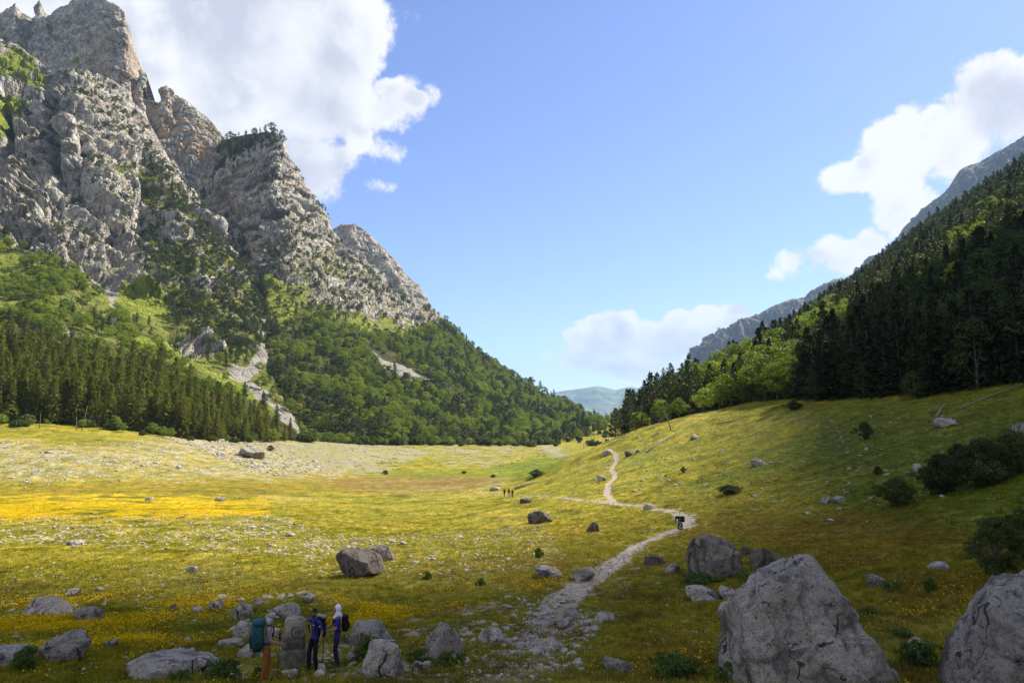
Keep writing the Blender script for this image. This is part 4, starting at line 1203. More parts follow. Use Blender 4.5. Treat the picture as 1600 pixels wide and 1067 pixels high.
# the pines on the crest of the right-hand slope, one by one
CREST = [(962,682,176,9.5,'pine'),(985,676,170,11.5,'pine'),(1018,668,166,13.6,'pine'),(1046,664,170,13.8,'pine'),(1078,662,166,15.5,'pine'),(1090,660,172,14,'pine'),(1112,656,176,15.5,'pine'),(1000,674,182,8,'leaf'),
 (1035,668,164,6,'leaf'),(1062,664,160,5,'leaf'),(1100,652,157,6,'leaf'),(1125,648,155,6.5,'leaf'),(1142,648,154,7,'leaf'),(1160,646,152,5.5,'leaf'),(1178,645,152,8.5,'leaf'),(1135,652,170,14,'pine'),(1160,650,166,14.5,'pine'),(1200,644,156,13,'pine'),
 (1196,642,148,7,'leaf'),(1215,640,144,8.5,'leaf'),(1235,640,146,10,'leaf'),(1255,640,138,13,'pine'),(1268,638,136,15,'fir'),(1290,636,132,14,'fir'),(1312,635,130,15,'fir'),(1335,634,127,16,'fir'),(1360,633,124,15,'fir'),(1385,632,120,16,'fir'),(1410,630,117,15,'fir'),
 (1440,628,113,15,'fir'),(1470,626,110,16,'fir'),(1500,622,107,15,'fir'),(1530,618,104,16,'fir'),(1560,615,101,15,'fir'),(1595,611,98,16,'fir'),(1640,606,94,15,'pine'),(1275,640,131,6,'leafd'),(1350,636,122,6,'leafd'),(1430,630,110,5,'leafd'),(1325,634,136,12,'leafd')]
for px_, py_, Y_, h_, s_ in CREST:
    p = at(px_, py_, Y_); z_ = float(zg(p[0], p[1])[0])
    TREES.append((s_, int(r.integers(0, 4)), p[0], p[1], z_ - .3, h_, r.uniform(0, 6.28), 'crest'))

for k in range(60):
    x_ = r.uniform(1235, 1660); Y_ = np.interp(x_, [1235, 1400, 1600, 1660], [142, 118, 99, 93]) + r.uniform(0, 16); p = at(x_, 620, Y_); z_ = float(zg(p[0], p[1])[0])
    TREES.append(('fir' if r.uniform() < .4 else 'leafd', int(r.integers(0, 4)), p[0], p[1], z_ - .3, r.uniform(6, 15), r.uniform(0, 6.28), 'right'))
PROTO = {'pine': PINES, 'spruce': SPRUCES, 'fir': FIRS, 'leaf': BEECH, 'bush': BUSH, 'crag': CRAG, 'leafd': BEECHD}
TP = np.array([[t[2], t[3], t[4] + t[5] * .6] for t in TREES])
tpx, tpy, td = project(TP)
size_px = np.array([t[5] for t in TREES]) / td * F
vis = (tpx > -25) & (tpx < 1625) & (tpy > -20) & (td > 5)
NAME = {'pine': 'pine_tree', 'fir': 'pine_tree', 'spruce': 'spruce_tree', 'leaf': 'broadleaf_tree', 'bush': 'shrub', 'crag': 'dwarf_pine', 'leafd': 'broadleaf_tree'}
LAB = {('pine_tree', 'right'): ('dark pine in the dense shaded wood on the right hillside', 'dark pines of the right hillside wood'),
       ('pine_tree', 'crest'): ('tall pine at the front edge of the wood above the right slope', 'pines along the crest of the right slope'),
       ('pine_tree', 'left'): ('small dark pine on the left limestone wall', 'pines of the left mountain wall'),
       ('pine_tree', 'mid'): ('dark pine on the wooded spur below the rock pyramid', 'pines of the wooded spur'),
       ('pine_tree', 'gap'): ('far dark pine in the valley mouth', 'trees in the valley mouth'),
       ('spruce_tree', 'left'): ('slim olive conifer in the dense stand at the foot of the left wall', 'slim conifers of the left stand'),
       ('broadleaf_tree', 'right'): ('round leafy tree among the pines of the right hillside', 'leafy trees of the right hillside wood'),
       ('broadleaf_tree', 'crest'): ('small bright leafy tree under the pines on the right crest', 'leafy trees along the right crest'),
       ('broadleaf_tree', 'left'): ('bright green leafy tree on the lower left mountain slope', 'leafy trees of the left slope'),
       ('broadleaf_tree', 'mid'): ('round green leafy tree in the wood on the spur', 'leafy trees of the wooded spur'),
       ('broadleaf_tree', 'foot'): ('low leafy tree at the foot of the spur, beside the grey scree', 'low trees at the foot of the spur'),
       ('broadleaf_tree', 'leftfoot'): ('low bright leafy tree in front of the left conifer stand', 'low trees before the left stand'),
       ('broadleaf_tree', 'gap'): ('far leafy tree in the valley mouth', 'trees in the valley mouth'),
       ('shrub', 'gap'): ('low dark shrub on the grass of the valley mouth', 'shrubs in the valley mouth'),
       ('shrub', 'foot'): ('low shrub at the foot of the spur, beside the grey scree', 'shrubs at the foot of the spur'),
       ('shrub', 'leftfoot'): ('low shrub in front of the left conifer stand', 'shrubs before the left stand')}
ORD = 'first second third fourth fifth sixth seventh eighth ninth tenth eleventh twelfth thirteenth fourteenth fifteenth sixteenth seventeenth eighteenth nineteenth twentieth twenty-first twenty-second twenty-third twenty-fourth twenty-fifth twenty-sixth twenty-seventh twenty-eighth twenty-ninth thirtieth'.split()
rest = {}
for nm, most in (('pine_tree', 300), ('spruce_tree', 260), ('broadleaf_tree', 300), ('shrub', 120), ('dwarf_pine', 0)):
    ids = [i for i, t in enumerate(TREES) if NAME[t[0]] == nm]
    # nearest trees in the frame that show largest; those well behind a front row count less
    sc_ = [(size_px[i] if vis[i] else -1) + (40 if TREES[i][7] == 'crest' else 0) for i in ids]
    order = sorted(range(len(ids)), key=lambda k: -sc_[k])
    for rank, k in enumerate(order):
        i = ids[k]; t = TREES[i]
        pr = PROTO[t[0]][t[1] % len(PROTO[t[0]])]
        s = t[5] / pr.h
        if rank < most and sc_[k] > 0:
            o = empty(nm, (t[2], t[3], t[4]), t[6])
            wd = s * (.85 + .3 * ((i * 7919) % 100) / 100)
            o.scale = (wd, wd, s)
            lab, grp = LAB[(nm, t[7])]
            if t[7] == 'crest':
                row = sorted(k2 for k2, t2 in enumerate(TREES) if t2[7] == 'crest' and NAME[t2[0]] == nm)
                row.sort(key=lambda k2: tpx[k2]); q_ = row.index(i)
                lab = ('%s %s from the left along the crest of the right slope' % (ORD[q_], 'pine' if nm == 'pine_tree' else 'leafy tree'))
            tag(o, lab, {'pine_tree': 'pine tree', 'spruce_tree': 'conifer', 'broadleaf_tree': 'tree', 'shrub': 'shrub'}[nm], grp)
            a = bpy.data.objects.new('trunk', pr.trunk); b = bpy.data.objects.new('crown', pr.crown)
            for c in (a, b):
                COL.objects.link(c); c.parent = o
        else:
            if not vis[i] and t[7] != 'right' and td[i] > 5 and (tpx[i] < -160): continue
            rest.setdefault((t[0], t[1] % len(PROTO[t[0]])), []).append((t[2], t[3], t[4], s, t[6]))
STUFF = {'crag': 'dark dwarf pines dotted over the crags and the spur', 'pine': 'dark conifer wood covering the mountain slopes', 'fir': 'dark conifer wood high on the right hillside', 'spruce': 'olive conifers standing deeper in the left stand', 'leaf': 'green broadleaf wood covering the mountain slopes', 'leafd': 'shaded broadleaf wood on the right hillside', 'bush': 'low scrub at the edges of the woods'}
for (sp, v), lst in rest.items():
    a = np.array(lst)
    rr_ = np.random.default_rng(5 + v)
    rot = np.stack([rr_.normal(size=len(a)) * .03, rr_.normal(size=len(a)) * .03, a[:, 4]], -1)
    wk = rr_.uniform(.85, 1.2, len(a))
    scatter({'pine': 'conifer_wood', 'fir': 'hillside_conifer_wood', 'spruce': 'inner_conifer_stand', 'leaf': 'broadleaf_wood', 'bush': 'scrub', 'crag': 'crag_pine_scrub', 'leafd': 'shaded_broadleaf_wood'}[sp], a[:, :3], np.stack([a[:, 3] * wk, a[:, 3] * wk, a[:, 3]], -1), rot, PROTO[sp][v].both, STUFF[sp])
print('trees', len(TREES), {k: len(v) for k, v in rest.items()})
# ------------------------------------------------------------------ rocks
mat_rock, nt, bs = material('weathered_limestone')
tc = nt.new('ShaderNodeTexCoord').outputs['Object']
wpos = nt.new('ShaderNodeNewGeometry').outputs['Position']
ri = nt.new('ShaderNodeObjectInfo').outputs['Random']
warp = nt.vmath('ADD', wpos, nt.scale(nt.noise(wpos, 1.1, 4, .6, out='Color'), (.9, .9, .9)))
big_ = nt.noise(wpos, .8, 3, .55)
fine_ = nt.noise(wpos, 22.0, 5, .75)
mid_ = nt.noise(warp, 3.2, 6, .72)
col = nt.mix(nt.smooth(big_, .35, .65), c3(.30, .268, .232), c3(.41, .372, .325))
col = nt.mix(nt.math('MULTIPLY', nt.smooth(mid_, .50, .64), .62), col, c3(.135, .12, .104))
col = nt.mix(1.0, col, nt.mix(nt.smooth(fine_, .3, .7), c3(.62, .62, .62), c3(1.3, 1.29, 1.27)), 'MULTIPLY')
pits = nt.smooth(nt.noise(wpos, 8.0, 4, .65), .60, .68)
col = nt.mix(nt.math('MULTIPLY', pits, .7), col, c3(.055, .05, .044))
stain = nt.smooth(nt.noise(nt.scale(warp, (2.0, 2.0, .3)), 1.1, 5, .6), .51, .62)
col = nt.mix(nt.math('MULTIPLY', stain, .75), col, c3(.085, .077, .068))
def crack_lines(scale, width, sq):
    v_ = nt.math('ABSOLUTE', nt.math('SUBTRACT', nt.noise(nt.scale(warp, sq), scale, 2, .5), .5))
    return nt.smooth(v_, width * .4, width)
ck = nt.math('MINIMUM', crack_lines(.5, .006, (1, 1, .45)), nt.math('MAXIMUM', crack_lines(1.1, .005, (.6, 1, 1.2)), nt.smooth(big_, .46, .5)))
ck = nt.math('MAXIMUM', ck, nt.smooth(nt.noise(wpos, .9, 2), .52, .58))
col = nt.mix(ck, c3(.06, .053, .046), col)
col = nt.mix(nt.math('MULTIPLY', nt.smooth(nt.noise(wpos, 2.2, 4, .6), .62, .72), .3), col, c3(.22, .18, .095))
col = nt.mix(1.0, col, nt.mix(ri, c3(.85, .85, .86), c3(1.12, 1.1, 1.07)), 'MULTIPLY')
col = nt.mix(1.0, col, nt.new('ShaderNodeObjectInfo').outputs['Color'], 'MULTIPLY')
nt.put(bs.inputs['Base Color'], col)
h = nt.math('ADD', nt.math('MULTIPLY', mid_, -.45), nt.math('MULTIPLY', fine_, .16))
h = nt.math('ADD', h, nt.math('MULTIPLY', pits, -.12))
h = nt.math('ADD', h, nt.math('MULTIPLY', ck, .5))
nt.put(bs.inputs['Normal'], nt.bump(h, .9, .25))
bs.inputs['Specular IOR Level'].default_value = .12

_ico = {}
def ico(sub):
    if sub not in _ico:
        bm = bmesh.new(); bmesh.ops.create_icosphere(bm, subdivisions=sub, radius=1.0)
        V = np.array([v.co[:] for v in bm.verts]); Fc = np.array([[v.index for v in f.verts] for f in bm.faces]); bm.free()
        _ico[sub] = (V / np.linalg.norm(V, axis=1)[:, None], Fc)
    return _ico[sub]
def rock_verts(planes, sub, seed, rough=.06, p=22.0, unit_len=1.0, facets=12):
    Dv, Fc = ico(sub)
    acc = np.zeros(len(Dv))
    for n_, d_ in planes:
        n_ = np.asarray(n_, float); n_ = n_ / np.linalg.norm(n_)
        acc += np.clip(Dv @ n_ / d_, 0, None) ** p
    V = Dv * (acc ** (-1 / p))[:, None]
    rc_ = np.random.default_rng(int(seed) + 400)
    for uu_ in unit(rc_, facets):                   # broken flat faces
        sdot = V @ uu_; lim = sdot.max() * rc_.uniform(.70, .93)
        V = V - np.clip(sdot - lim, 0, None)[:, None] * uu_ * .96
    q = V / unit_len + seed * 3.7
    k = rough * unit_len * (.3 * fbm(q * 1.1, 3, seed=1) + .35 * (ridged(q * 2.3, 3, .5, seed=4) - .5) + .35 * fbm(q * 6, 3, seed=6) + .4 * (ridged(q * 4.5, 3, .6, seed=14) - .5))
    rp = np.random.default_rng(int(seed) + 900)
    for uu_ in unit(rp, 7):                         # fracture steps along joint planes
        c_ = rp.uniform(-.5, .6); k = k + .32 * rough * unit_len * np.tanh(((V / unit_len) @ uu_ + .05 * fbm(q * 2, 2, seed=3) - c_) * 40) * rp.uniform(.3, 1)
    crack = np.abs(pnoise(q * 1.1 + 40)); k = k - .5 * rough * unit_len * np.exp(-(crack / .035) ** 2)
    return V + Dv * k[:, None], Fc
def random_planes(r, n=16, squash=.8):
    out = []
    for u in unit(r, n): out.append((u, r.uniform(.72, 1.0)))
    out.append(((r.normal() * .2, r.normal() * .2, 1), squash)); out.append(((0, 0, -1), .8))
    return out
def place_rock(name, box, label, seed, depth=.85, sub=4, outline=None, Yfix=None, rough=.07, cat='boulder', group=None, sink=.28, tilt=None):
    """box: x0, y0, x1, y1 in the photograph; stands on the ground at its lower edge"""
    x0, y0, x1, y1 = box
    cx = (x0 + x1) / 2
    g = ground_hit(cx, min(y1, 1066) - (y1 - y0) * .06) if Yfix is None else None
    Y = Yfix if Yfix else g[1]
    a = at(x0, y1, Y); b = at(x1, y0, Y)
    w, h = b[0] - a[0], b[2] - a[2]
    c = np.array([(a[0] + b[0]) / 2, Y + w * depth * .3, a[2] + h * .42])
    r = np.random.default_rng(seed)
    if outline is None:
        V, Fc = rock_verts(random_planes(r), sub, seed, rough)
        lo, hi = V.min(0), V.max(0)
        V = (V - (lo + hi) / 2) / ((hi - lo) / 2)
        V = V * np.array([w / 2, w * depth / 2, h * (1 + sink) / 2])
        V[:, 2] += h / 2 - h * (1 + sink) / 2 + h * .08
    else:
        pts = [np.array(at(px, py, Y)) - c for px, py in outline]
        planes = []
        n_ = len(pts)
        area = sum(pts[k][0] * pts[(k + 1) % n_][2] - pts[(k + 1) % n_][0] * pts[k][2] for k in range(n_))
        for k in range(n_):
            p0, p1 = pts[k], pts[(k + 1) % n_]
            e = p1 - p0
            nn = np.array([e[2], 0, -e[0]]) * (1 if area > 0 else -1); nn /= np.linalg.norm(nn) + 1e-9
            d_ = max(.05, float(nn @ p0))
            for al in (r.uniform(.08, .4), -r.uniform(.05, .35)):
                planes.append((np.array([nn[0] * math.cos(al), math.sin(al), nn[2] * math.cos(al)]), d_ * math.cos(al) ** .35))
        D_ = w * depth / 2
        for m_ in ((-.35, -1, .35), (.3, -1, .5), (.05, -1, .1), (.5, -1, .05), (-.6, -1, .1)):
            planes.append((m_, D_ * r.uniform(.8, 1.0)))
        for m_ in ((.2, 1, .3), (-.3, 1, .4), (0, 1, -.1)):
            planes.append((m_, D_))
        V, Fc = rock_verts(planes, sub, seed, rough * 1.2, 60.0, w / 2.6)
    me = mesh_from(name, V, Fc, [mat_rock], smooth=False)
    o = link(name, me, loc=tuple(c))
    if label.startswith(('dark', 'small dark', 'ridged dark', 'small upright dark')): o.color = (.40, .385, .37, 1)
    elif tuple(box[:2]) in ((1080, 837), (568, 850), (817, 796)): o.color = (.62, .61, .6, 1)
    return tag(o, label, cat, group)

# the big ones, each with its outline
place_rock('boulder', (1142,862,1440,1180), 'huge pale grey boulder with a pointed top and dark cracks, front right', 3, depth=.8, sub=6, Yfix=14.0, rough=.085,
  outline=[(1130,1190),(1138,1010),(1156,940),(1206,915),(1250,868),(1276,852),(1302,868),(1340,925),(1395,995),(1440,1070),(1470,1190)])
place_rock('boulder', (1545,880,1790,1180), 'large rounded boulder cut off at the lower right edge', 5, depth=.8, sub=6, Yfix=12.6, rough=.07,
  outline=[(1540,1190),(1548,1040),(1590,980),(1610,915),(1650,882),(1720,876),(1780,930),(1790,1190)])
place_rock('boulder', (1080,837,1168,907), 'tall rounded grey boulder beside the path, right of the signpost', 7, sub=5, rough=.08,
  outline=[(1085,904),(1080,866),(1086,848),(1110,838),(1130,837),(1150,846),(1164,872),(1168,898),(1150,909),(1105,909)])
place_rock('boulder', (518,857,598,905), 'dark square boulder with a flat top standing alone in the left meadow', 9, sub=5, rough=.09,
  outline=[(518,898),(522,868),(535,859),(572,858),(588,866),(597,884),(596,900),(560,907)])
place_rock('boulder', (568,850,616,878), 'lower grey boulder leaning behind the dark square one', 10, sub=4, rough=.09)
place_rock('boulder', (817,796,865,820), 'dark domed boulder lit on its right side in mid meadow', 12, sub=5, rough=.08,
  outline=[(816,817),(822,805),(836,797),(844,796),(856,803),(864,812),(865,821),(840,822)])
place_rock('boulder', (916,816,938,832), 'small upright dark boulder left of the path in mid meadow', 13, sub=4)
BIG = [((1176,857,1218,893),'ridged dark boulder just right of the tall rounded one'),((1159,853,1182,867),'small dark rock behind the tall rounded boulder'),
 ((1078,918,1134,940),'low flat slab in the grass left of the huge pointed boulder'),((1128,920,1167,939),'low grey rock touching the huge pointed boulder at its left'),((1121,940,1150,966),'small block leaning on the left flank of the huge pointed boulder'),
 ((1008,867,1042,885),'dark lumpy rock right beside the path bend'),((1040,880,1063,897),'pale rock below the dark lumpy one beside the path'),((836,886,880,905),'low jagged rock left of the path'),((895,886,932,908),'rough low rock on the left edge of the path'),
 ((811,778,832,786),'small dark rock near the uprooted log'),((1005,786,1022,796),'small pale-topped rock above the path bend'),
 ((663,974,722,1036),'chunky upright boulder in front of the path, pale top'),((562,1003,632,1068),'pale boulder at the bottom edge right of the hikers'),((538,973,612,1014),'broad boulder right behind the hiker in the white headscarf'),
 ((745,982,794,1009),'low rounded rock by the rubble of the path'),((166,1031,334,1078),'wide flat boulder at the bottom left edge'),((52,989,128,1036),'wedge-shaped boulder with a sunlit slant at the left'),
 ((-10,1009,44,1042),'flat pale slab at the far left edge'),((36,936,102,963),'flat-topped block with a dark left side in the yellow flowers'),((104,951,150,973),'pale pointed slab beside the flat-topped block'),
 ((110,1012,130,1028),'small round stone leaning on the wedge-shaped boulder'),((358,945,394,971),'rounded grey boulder up left of the hiker with the big pack'),((360,972,402,1001),'pale boulder right behind the big teal backpack'),((426,942,470,966),'boulder behind the cap of the hiker with the big pack'),
 ((368,1008,404,1032),'rounded rock left of the orange trousers'),((338,999,378,1014),'flat white slab left of the big teal backpack'),((392,936,412,950),'small grey stone high above the hiker group'),((470,928,492,942),'small grey stone behind the reaching hiker'),
 ((1364,901,1402,919),'grey rock in the grass right of the huge pointed boulder'),((1420,996,1452,1028),'tilted pale rock between the two biggest boulders'),((1456,878,1486,892),'low rock in the shaded grass before the right-hand bush'),
 ((945,1029,992,1052),'split flat rock at the bottom right of the path'),((880,951,908,968),'pale rock at the right edge of the rubble'),((930,958,962,972),'low rock right of the rubble in the grass'),((862,968,894,982),'angular stone amid the path rubble'),
 ((362,699,410,716),'large pale slab on the stony left bank'),((640,1036,668,1052),'white stone right of the pale bottom boulder'),
 ((318,939,346,954),'pale broken rock above the left flower patch'),((296,946,314,958),'small rock left of the pale broken one'),((262,944,278,956),'small dark rock among the yellow flowers'),((160,1000,182,1012),'small pale rock right of the wedge-shaped boulder'),
 ((1283,774,1301,788),'left of two pale rocks side by side on the right slope'),((1303,775,1322,786),'right of two pale rocks side by side on the right slope'),((1428,724,1444,738),'pale rock before the dark thicket on the right slope'),
 ((1584,660,1610,684),'grey rock high at the right edge below the wood'),((1466,652,1502,666),'flat pale rock in the shade below the right wood'),((1078,678,1091,687),'pale rock high on the sunlit right slope'),
 ((976,704,990,713),'dark double rock beside the top of the side path'),((942,702,958,711),'pale rock at the top of the side path'),((993,701,1002,707),'small rock right of the top of the side path'),
 ((933,742,950,752),'pale rock left of the side path'),((1176,717,1198,728),'low rock in the middle of the sunlit right slope'),((334,776,350,783),'pale rock at the edge of the golden flowers'),((226,776,238,782),'small pale rock within the golden flowers'),((100,844,126,853),'pale rock in the left meadow below the golden flowers'),
 ((98,920,124,932),'low mound of rock above the flat-topped block'),((144,918,160,925),'small pale stone above the pointed slab'),((288,884,306,896),'grey rock alone in the left meadow'),((765,760,783,766),'low pale rock before the lake bed'),((285,996,296,1006),'small white stone in the dim foreground grass'),((495,1036,510,1052),'white stone beside the boots of the reaching hiker'),((466,1024,492,1040),'rock at the foot of the monument, right side'),((538,1020,560,1034),'rock by the feet of the hiker in the headscarf'),((430,1046,466,1062),'pale rock in front of the monument')]
for k, (bx, lab) in enumerate(BIG):
    w = bx[2] - bx[0]
    flat = (bx[3] - bx[1]) / w
    place_rock('boulder' if w > 30 else 'rock', bx, lab, 50 + k, sub=5 if w > 45 else (4 if w > 18 else 3), depth=.8 if flat > .5 else .95, rough=.13, cat='boulder' if w > 30 else 'rock')

mat_stone = plain('pale_limestone_stone', (.30, .27, .228), .9, .4, 1.5, .1)
# loose stones: a handful of shapes, many stones
STONES = []
for k in range(6):
    r_ = np.random.default_rng(300 + k)
    V, Fc = rock_verts(random_planes(r_, 12, .7), 2, 300 + k, .10, 16)
    V = V * np.array([1, .85, .62])
    STONES.append(mesh_from('stone', V, Fc, [mat_stone], smooth=False))
def stone_points(poly, n, seed, clump=0.0):
    r_ = np.random.default_rng(seed)
    gp = np.array(gpts(poly))
    lo, hi = gp.min(0), gp.max(0)
    out = []
    while len(out) < n:
        q = r_.uniform(lo, hi, size=(n * 3, 2))
        m = poly_dist(q[:, 0], q[:, 1], gp) > 0
        if clump: m &= fbm(np.stack([q[:, 0], q[:, 1], q[:, 0] * 0], -1) / clump, 2, seed=seed) > r_.uniform(-.4, .3, len(q))
        out += list(q[m])
    return np.array(out[:n])
FIELDS = [
 ([(330,930),(500,925),(560,950),(520,985),(360,1000)], 22, (.12, .34), 'loose grey stone in the flowers just behind the hikers', 'stones behind the hikers', 120, (.05, .12)),
 ([(400,692),(520,687),(660,700),(690,708),(600,740),(430,714)], 0, (.2, .5), '', '', 1300, (.12, .55)),
 ([(700,694),(845,694),(880,712),(800,738),(690,728)], 0, (.2, .5), '', '', 700, (.12, .6)),  # polygon, how many single stones, size range, label, group, how many more as gravel, their sizes
 ([(275,668),(345,676),(430,700),(500,716),(520,742),(430,744),(350,720),(270,690)], 95, (.5, 1.5), 'loose pale stone of the rubble field on the left bank', 'stones of the left bank rubble', 2200, (.15, .7)),
 ([(640,1066),(680,990),(780,935),(880,925),(940,950),(930,1000),(900,1066)], 110, (.10, .26), 'loose stone in the rubble where the path meets the foreground', 'rubble stones of the path', 1500, (.03, .10)),
 ([(390,1066),(430,1010),(560,1005),(640,1045),(640,1066)], 30, (.08, .2), 'loose stone on the trodden ground around the hikers', 'stones around the hikers', 500, (.03, .09)),
 ([(-60,812),(60,806),(420,806),(640,850),(500,872),(60,850),(-60,846)], 25, (.2, .5), 'pale stone in the stony strip below the golden flowers', 'stones of the stony strip', 2600, (.05, .26)),
 ([(480,838),(850,820),(900,880),(700,905),(470,900)], 20, (.15, .4), 'pale stone scattered in the meadow around the dark square boulder', 'stones of the middle meadow', 2600, (.04, .17)),
 ([(-60,686),(120,690),(260,690),(330,735),(200,752),(-60,764)], 15, (.4, 1.0), 'pale stone on the grassy left bank', 'stones of the grassy bank', 650, (.15, .5)),
 ([(0,880),(380,880),(380,1060),(0,1060)], 0, (.1, .2), '', '', 700, (.04, .14)),
 ([(900,860),(1060,840),(1120,930),(1080,1060),(900,1060)], 0, (.1, .2), '', '', 420, (.03, .12)),
 ([(960,690),(1240,650),(1500,640),(1590,700),(1380,820),(1100,780),(900,770)], 0, (.2, .5), '', '', 420, (.08, .4)),
 ([(900,925),(1045,840),(1078,826),(1040,826),(930,885),(860,925)], 0, (.1, .2), '', '', 800, (.02, .08))]
gp_, gs_, gr_ = {k: [] for k in range(6)}, {k: [] for k in range(6)}, {k: [] for k in range(6)}
rr = np.random.default_rng(77)
for fi, (poly_, n1_, s1_, lab, grp, n2_, s2_) in enumerate(FIELDS):
    if n1_:
        q = stone_points(poly_, n1_, 500 + fi, 12.0 if fi in (3, 8) else 2.0); z = zg(q[:, 0], q[:, 1])
        for k in range(n1_):
            s = s1_[0] + (s1_[1] - s1_[0]) * rr.uniform() ** 2.2
            o = link('stone', STONES[k % 6], loc=(q[k, 0], q[k, 1], z[k] + s * .18))
            o.scale = (s * rr.uniform(.8, 1.2), s, s * rr.uniform(.7, 1.1)); o.rotation_euler = (rr.normal() * .25, rr.normal() * .25, rr.uniform(0, 6.28))
            tag(o, lab, 'stone', grp)
    q = stone_points(poly_, n2_, 600 + fi, 10.0 if fi in (1, 2, 3, 6, 8) else 1.2); z = zg(q[:, 0], q[:, 1])
    for k in range(n2_):
        s = s2_[0] + (s2_[1] - s2_[0]) * rr.uniform() ** 2.0
        v = k % 6
        gp_[v].append((q[k, 0], q[k, 1], z[k] + s * .12)); gs_[v].append((s, s * rr.uniform(.7, 1.2), s * rr.uniform(.6, 1.0))); gr_[v].append((rr.normal() * .3, rr.normal() * .3, rr.uniform(0, 6.28)))
for v in range(6):
    scatter('gravel', gp_[v], gs_[v], gr_[v], STONES[v], 'small loose limestone gravel strewn over the meadow and banks')
# ------------------------------------------------------------------ grass, flowers and low plants of the near meadow
def tint_material(name, trans=.3, rough=.7):
    m = bpy.data.materials.new(name); m.use_nodes = True
    nt = NT(m.node_tree); nt.n.clear()
    out = nt.new('ShaderNodeOutputMaterial')
    col = nt.attr('tint', 'INSTANCER')
    isl = nt.new('ShaderNodeNewGeometry').outputs['Random Per Island']
    col = nt.mix(1.0, col, nt.mix(isl, c3(.75, .78, .75), c3(1.25, 1.2, 1.2)), 'MULTIPLY')
    d = nt.new('ShaderNodeBsdfDiffuse'); nt.put(d.inputs['Color'], col)
    t = nt.new('ShaderNodeBsdfTranslucent'); nt.put(t.inputs['Color'], col)
    mx = nt.new('ShaderNodeMixShader'); mx.inputs[0].default_value = trans
    nt.l.new(d.outputs[0], mx.inputs[1]); nt.l.new(t.outputs[0], mx.inputs[2]); nt.l.new(mx.outputs[0], out.inputs['Surface'])
    return m
mat_grass = tint_material('grass_blades')
def tuft(seed, n, h, spread, w):
    r_ = np.random.default_rng(seed); V = []; Fc = []
    for k in range(n):
        a = r_.uniform(0, 6.28); rad = spread * r_.uniform() ** .5
        b = np.array([rad * math.cos(a), rad * math.sin(a), -.02])
        hh_ = h * r_.uniform(.5, 1.1); ln = r_.uniform(.15, .7) * hh_
        a2 = a + r_.normal() * .8
        o_ = np.array([math.cos(a2), math.sin(a2), 0]) ; s_ = np.array([-math.sin(a2), math.cos(a2), 0]) * w * r_.uniform(.7, 1.3)
        m_ = b + o_ * ln * .35 + np.array([0, 0, hh_ * .65]); t_ = b + o_ * ln + np.array([0, 0, hh_])
        i = len(V); V += [b - s_, b + s_, m_ + s_ * .7, m_ - s_ * .7, t_]
        Fc += [(i, i + 1, i + 2, i + 3), (i + 3, i + 2, i + 4)]
    return mesh_from('tuft', V, Fc, [mat_grass], smooth=False)
def blossoms(seed, n, spread):
    r_ = np.random.default_rng(seed); V = []; Fc = []
    for k in range(n):
        a = r_.uniform(0, 6.28); rad = spread * r_.uniform() ** .5
        c = np.array([rad * math.cos(a), rad * math.sin(a), r_.uniform(.06, .17)]); s = r_.uniform(.012, .024)
        tl = r_.normal(size=2) * .5
        i = len(V)
        for q in range(5):
            w_ = 6.283 * q / 5
            V.append(c + np.array([math.cos(w_) * s, math.sin(w_) * s, s * (tl[0] * math.cos(w_) + tl[1] * math.sin(w_))]))
        Fc.append(tuple(range(i, i + 5)))
    return mesh_from('blossoms', V, Fc, [mat_grass], smooth=False)
def meadow_points(n, y0, y1, seed):
    r_ = np.random.default_rng(seed)
    y = y0 * (y1 / y0) ** r_.uniform(size=n)
    x = r_.uniform(-1, 1, n) * (y * .92 + 9)
    return x, y
TUFTS = [tuft(1, 22, .10, .17, .008), tuft(2, 16, .20, .14, .007), tuft(3, 26, .065, .2, .009)]
for v in range(3):
    x, y = meadow_points((78000, 33000, 78000)[v], 12.5, 170, 20 + v)
    M = ground_masks(x, y)
    r_ = np.random.default_rng(40 + v)
    n_mid = M['n'][1]
    keepp = (r_.uniform(size=len(x)) > sstep(y, 45, 168)) & (r_.uniform(size=len(x)) > M['path'] * 1.15) & (r_.uniform(size=len(x)) > M['stony'] * .75) & (r_.uniform(size=len(x)) > M['scree'] * .95)
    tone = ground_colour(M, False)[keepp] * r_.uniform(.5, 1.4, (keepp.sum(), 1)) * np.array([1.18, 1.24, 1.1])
    x, y = x[keepp], y[keepp]
    s = r_.uniform(.6, 1.25, len(x)) * (1 + .35 * n_mid[keepp]) * np.interp(y, [12, 30, 95, 170], [.9, 1.2, 2.2, 2.8])
    sz = s * np.interp(y, [12, 30, 95, 170], [1, .9, .55, .3])
    rot = np.stack([r_.normal(size=len(x)) * .12, r_.normal(size=len(x)) * .12, r_.uniform(0, 6.28, len(x))], -1)
    scatter('meadow_grass', np.stack([x, y, zg(x, y)], -1), np.stack([s, s, sz], -1), rot, TUFTS[v], 'short mixed grass of the near meadow', tone)
BL = [blossoms(5, 9, .22), blossoms(6, 6, .18)]
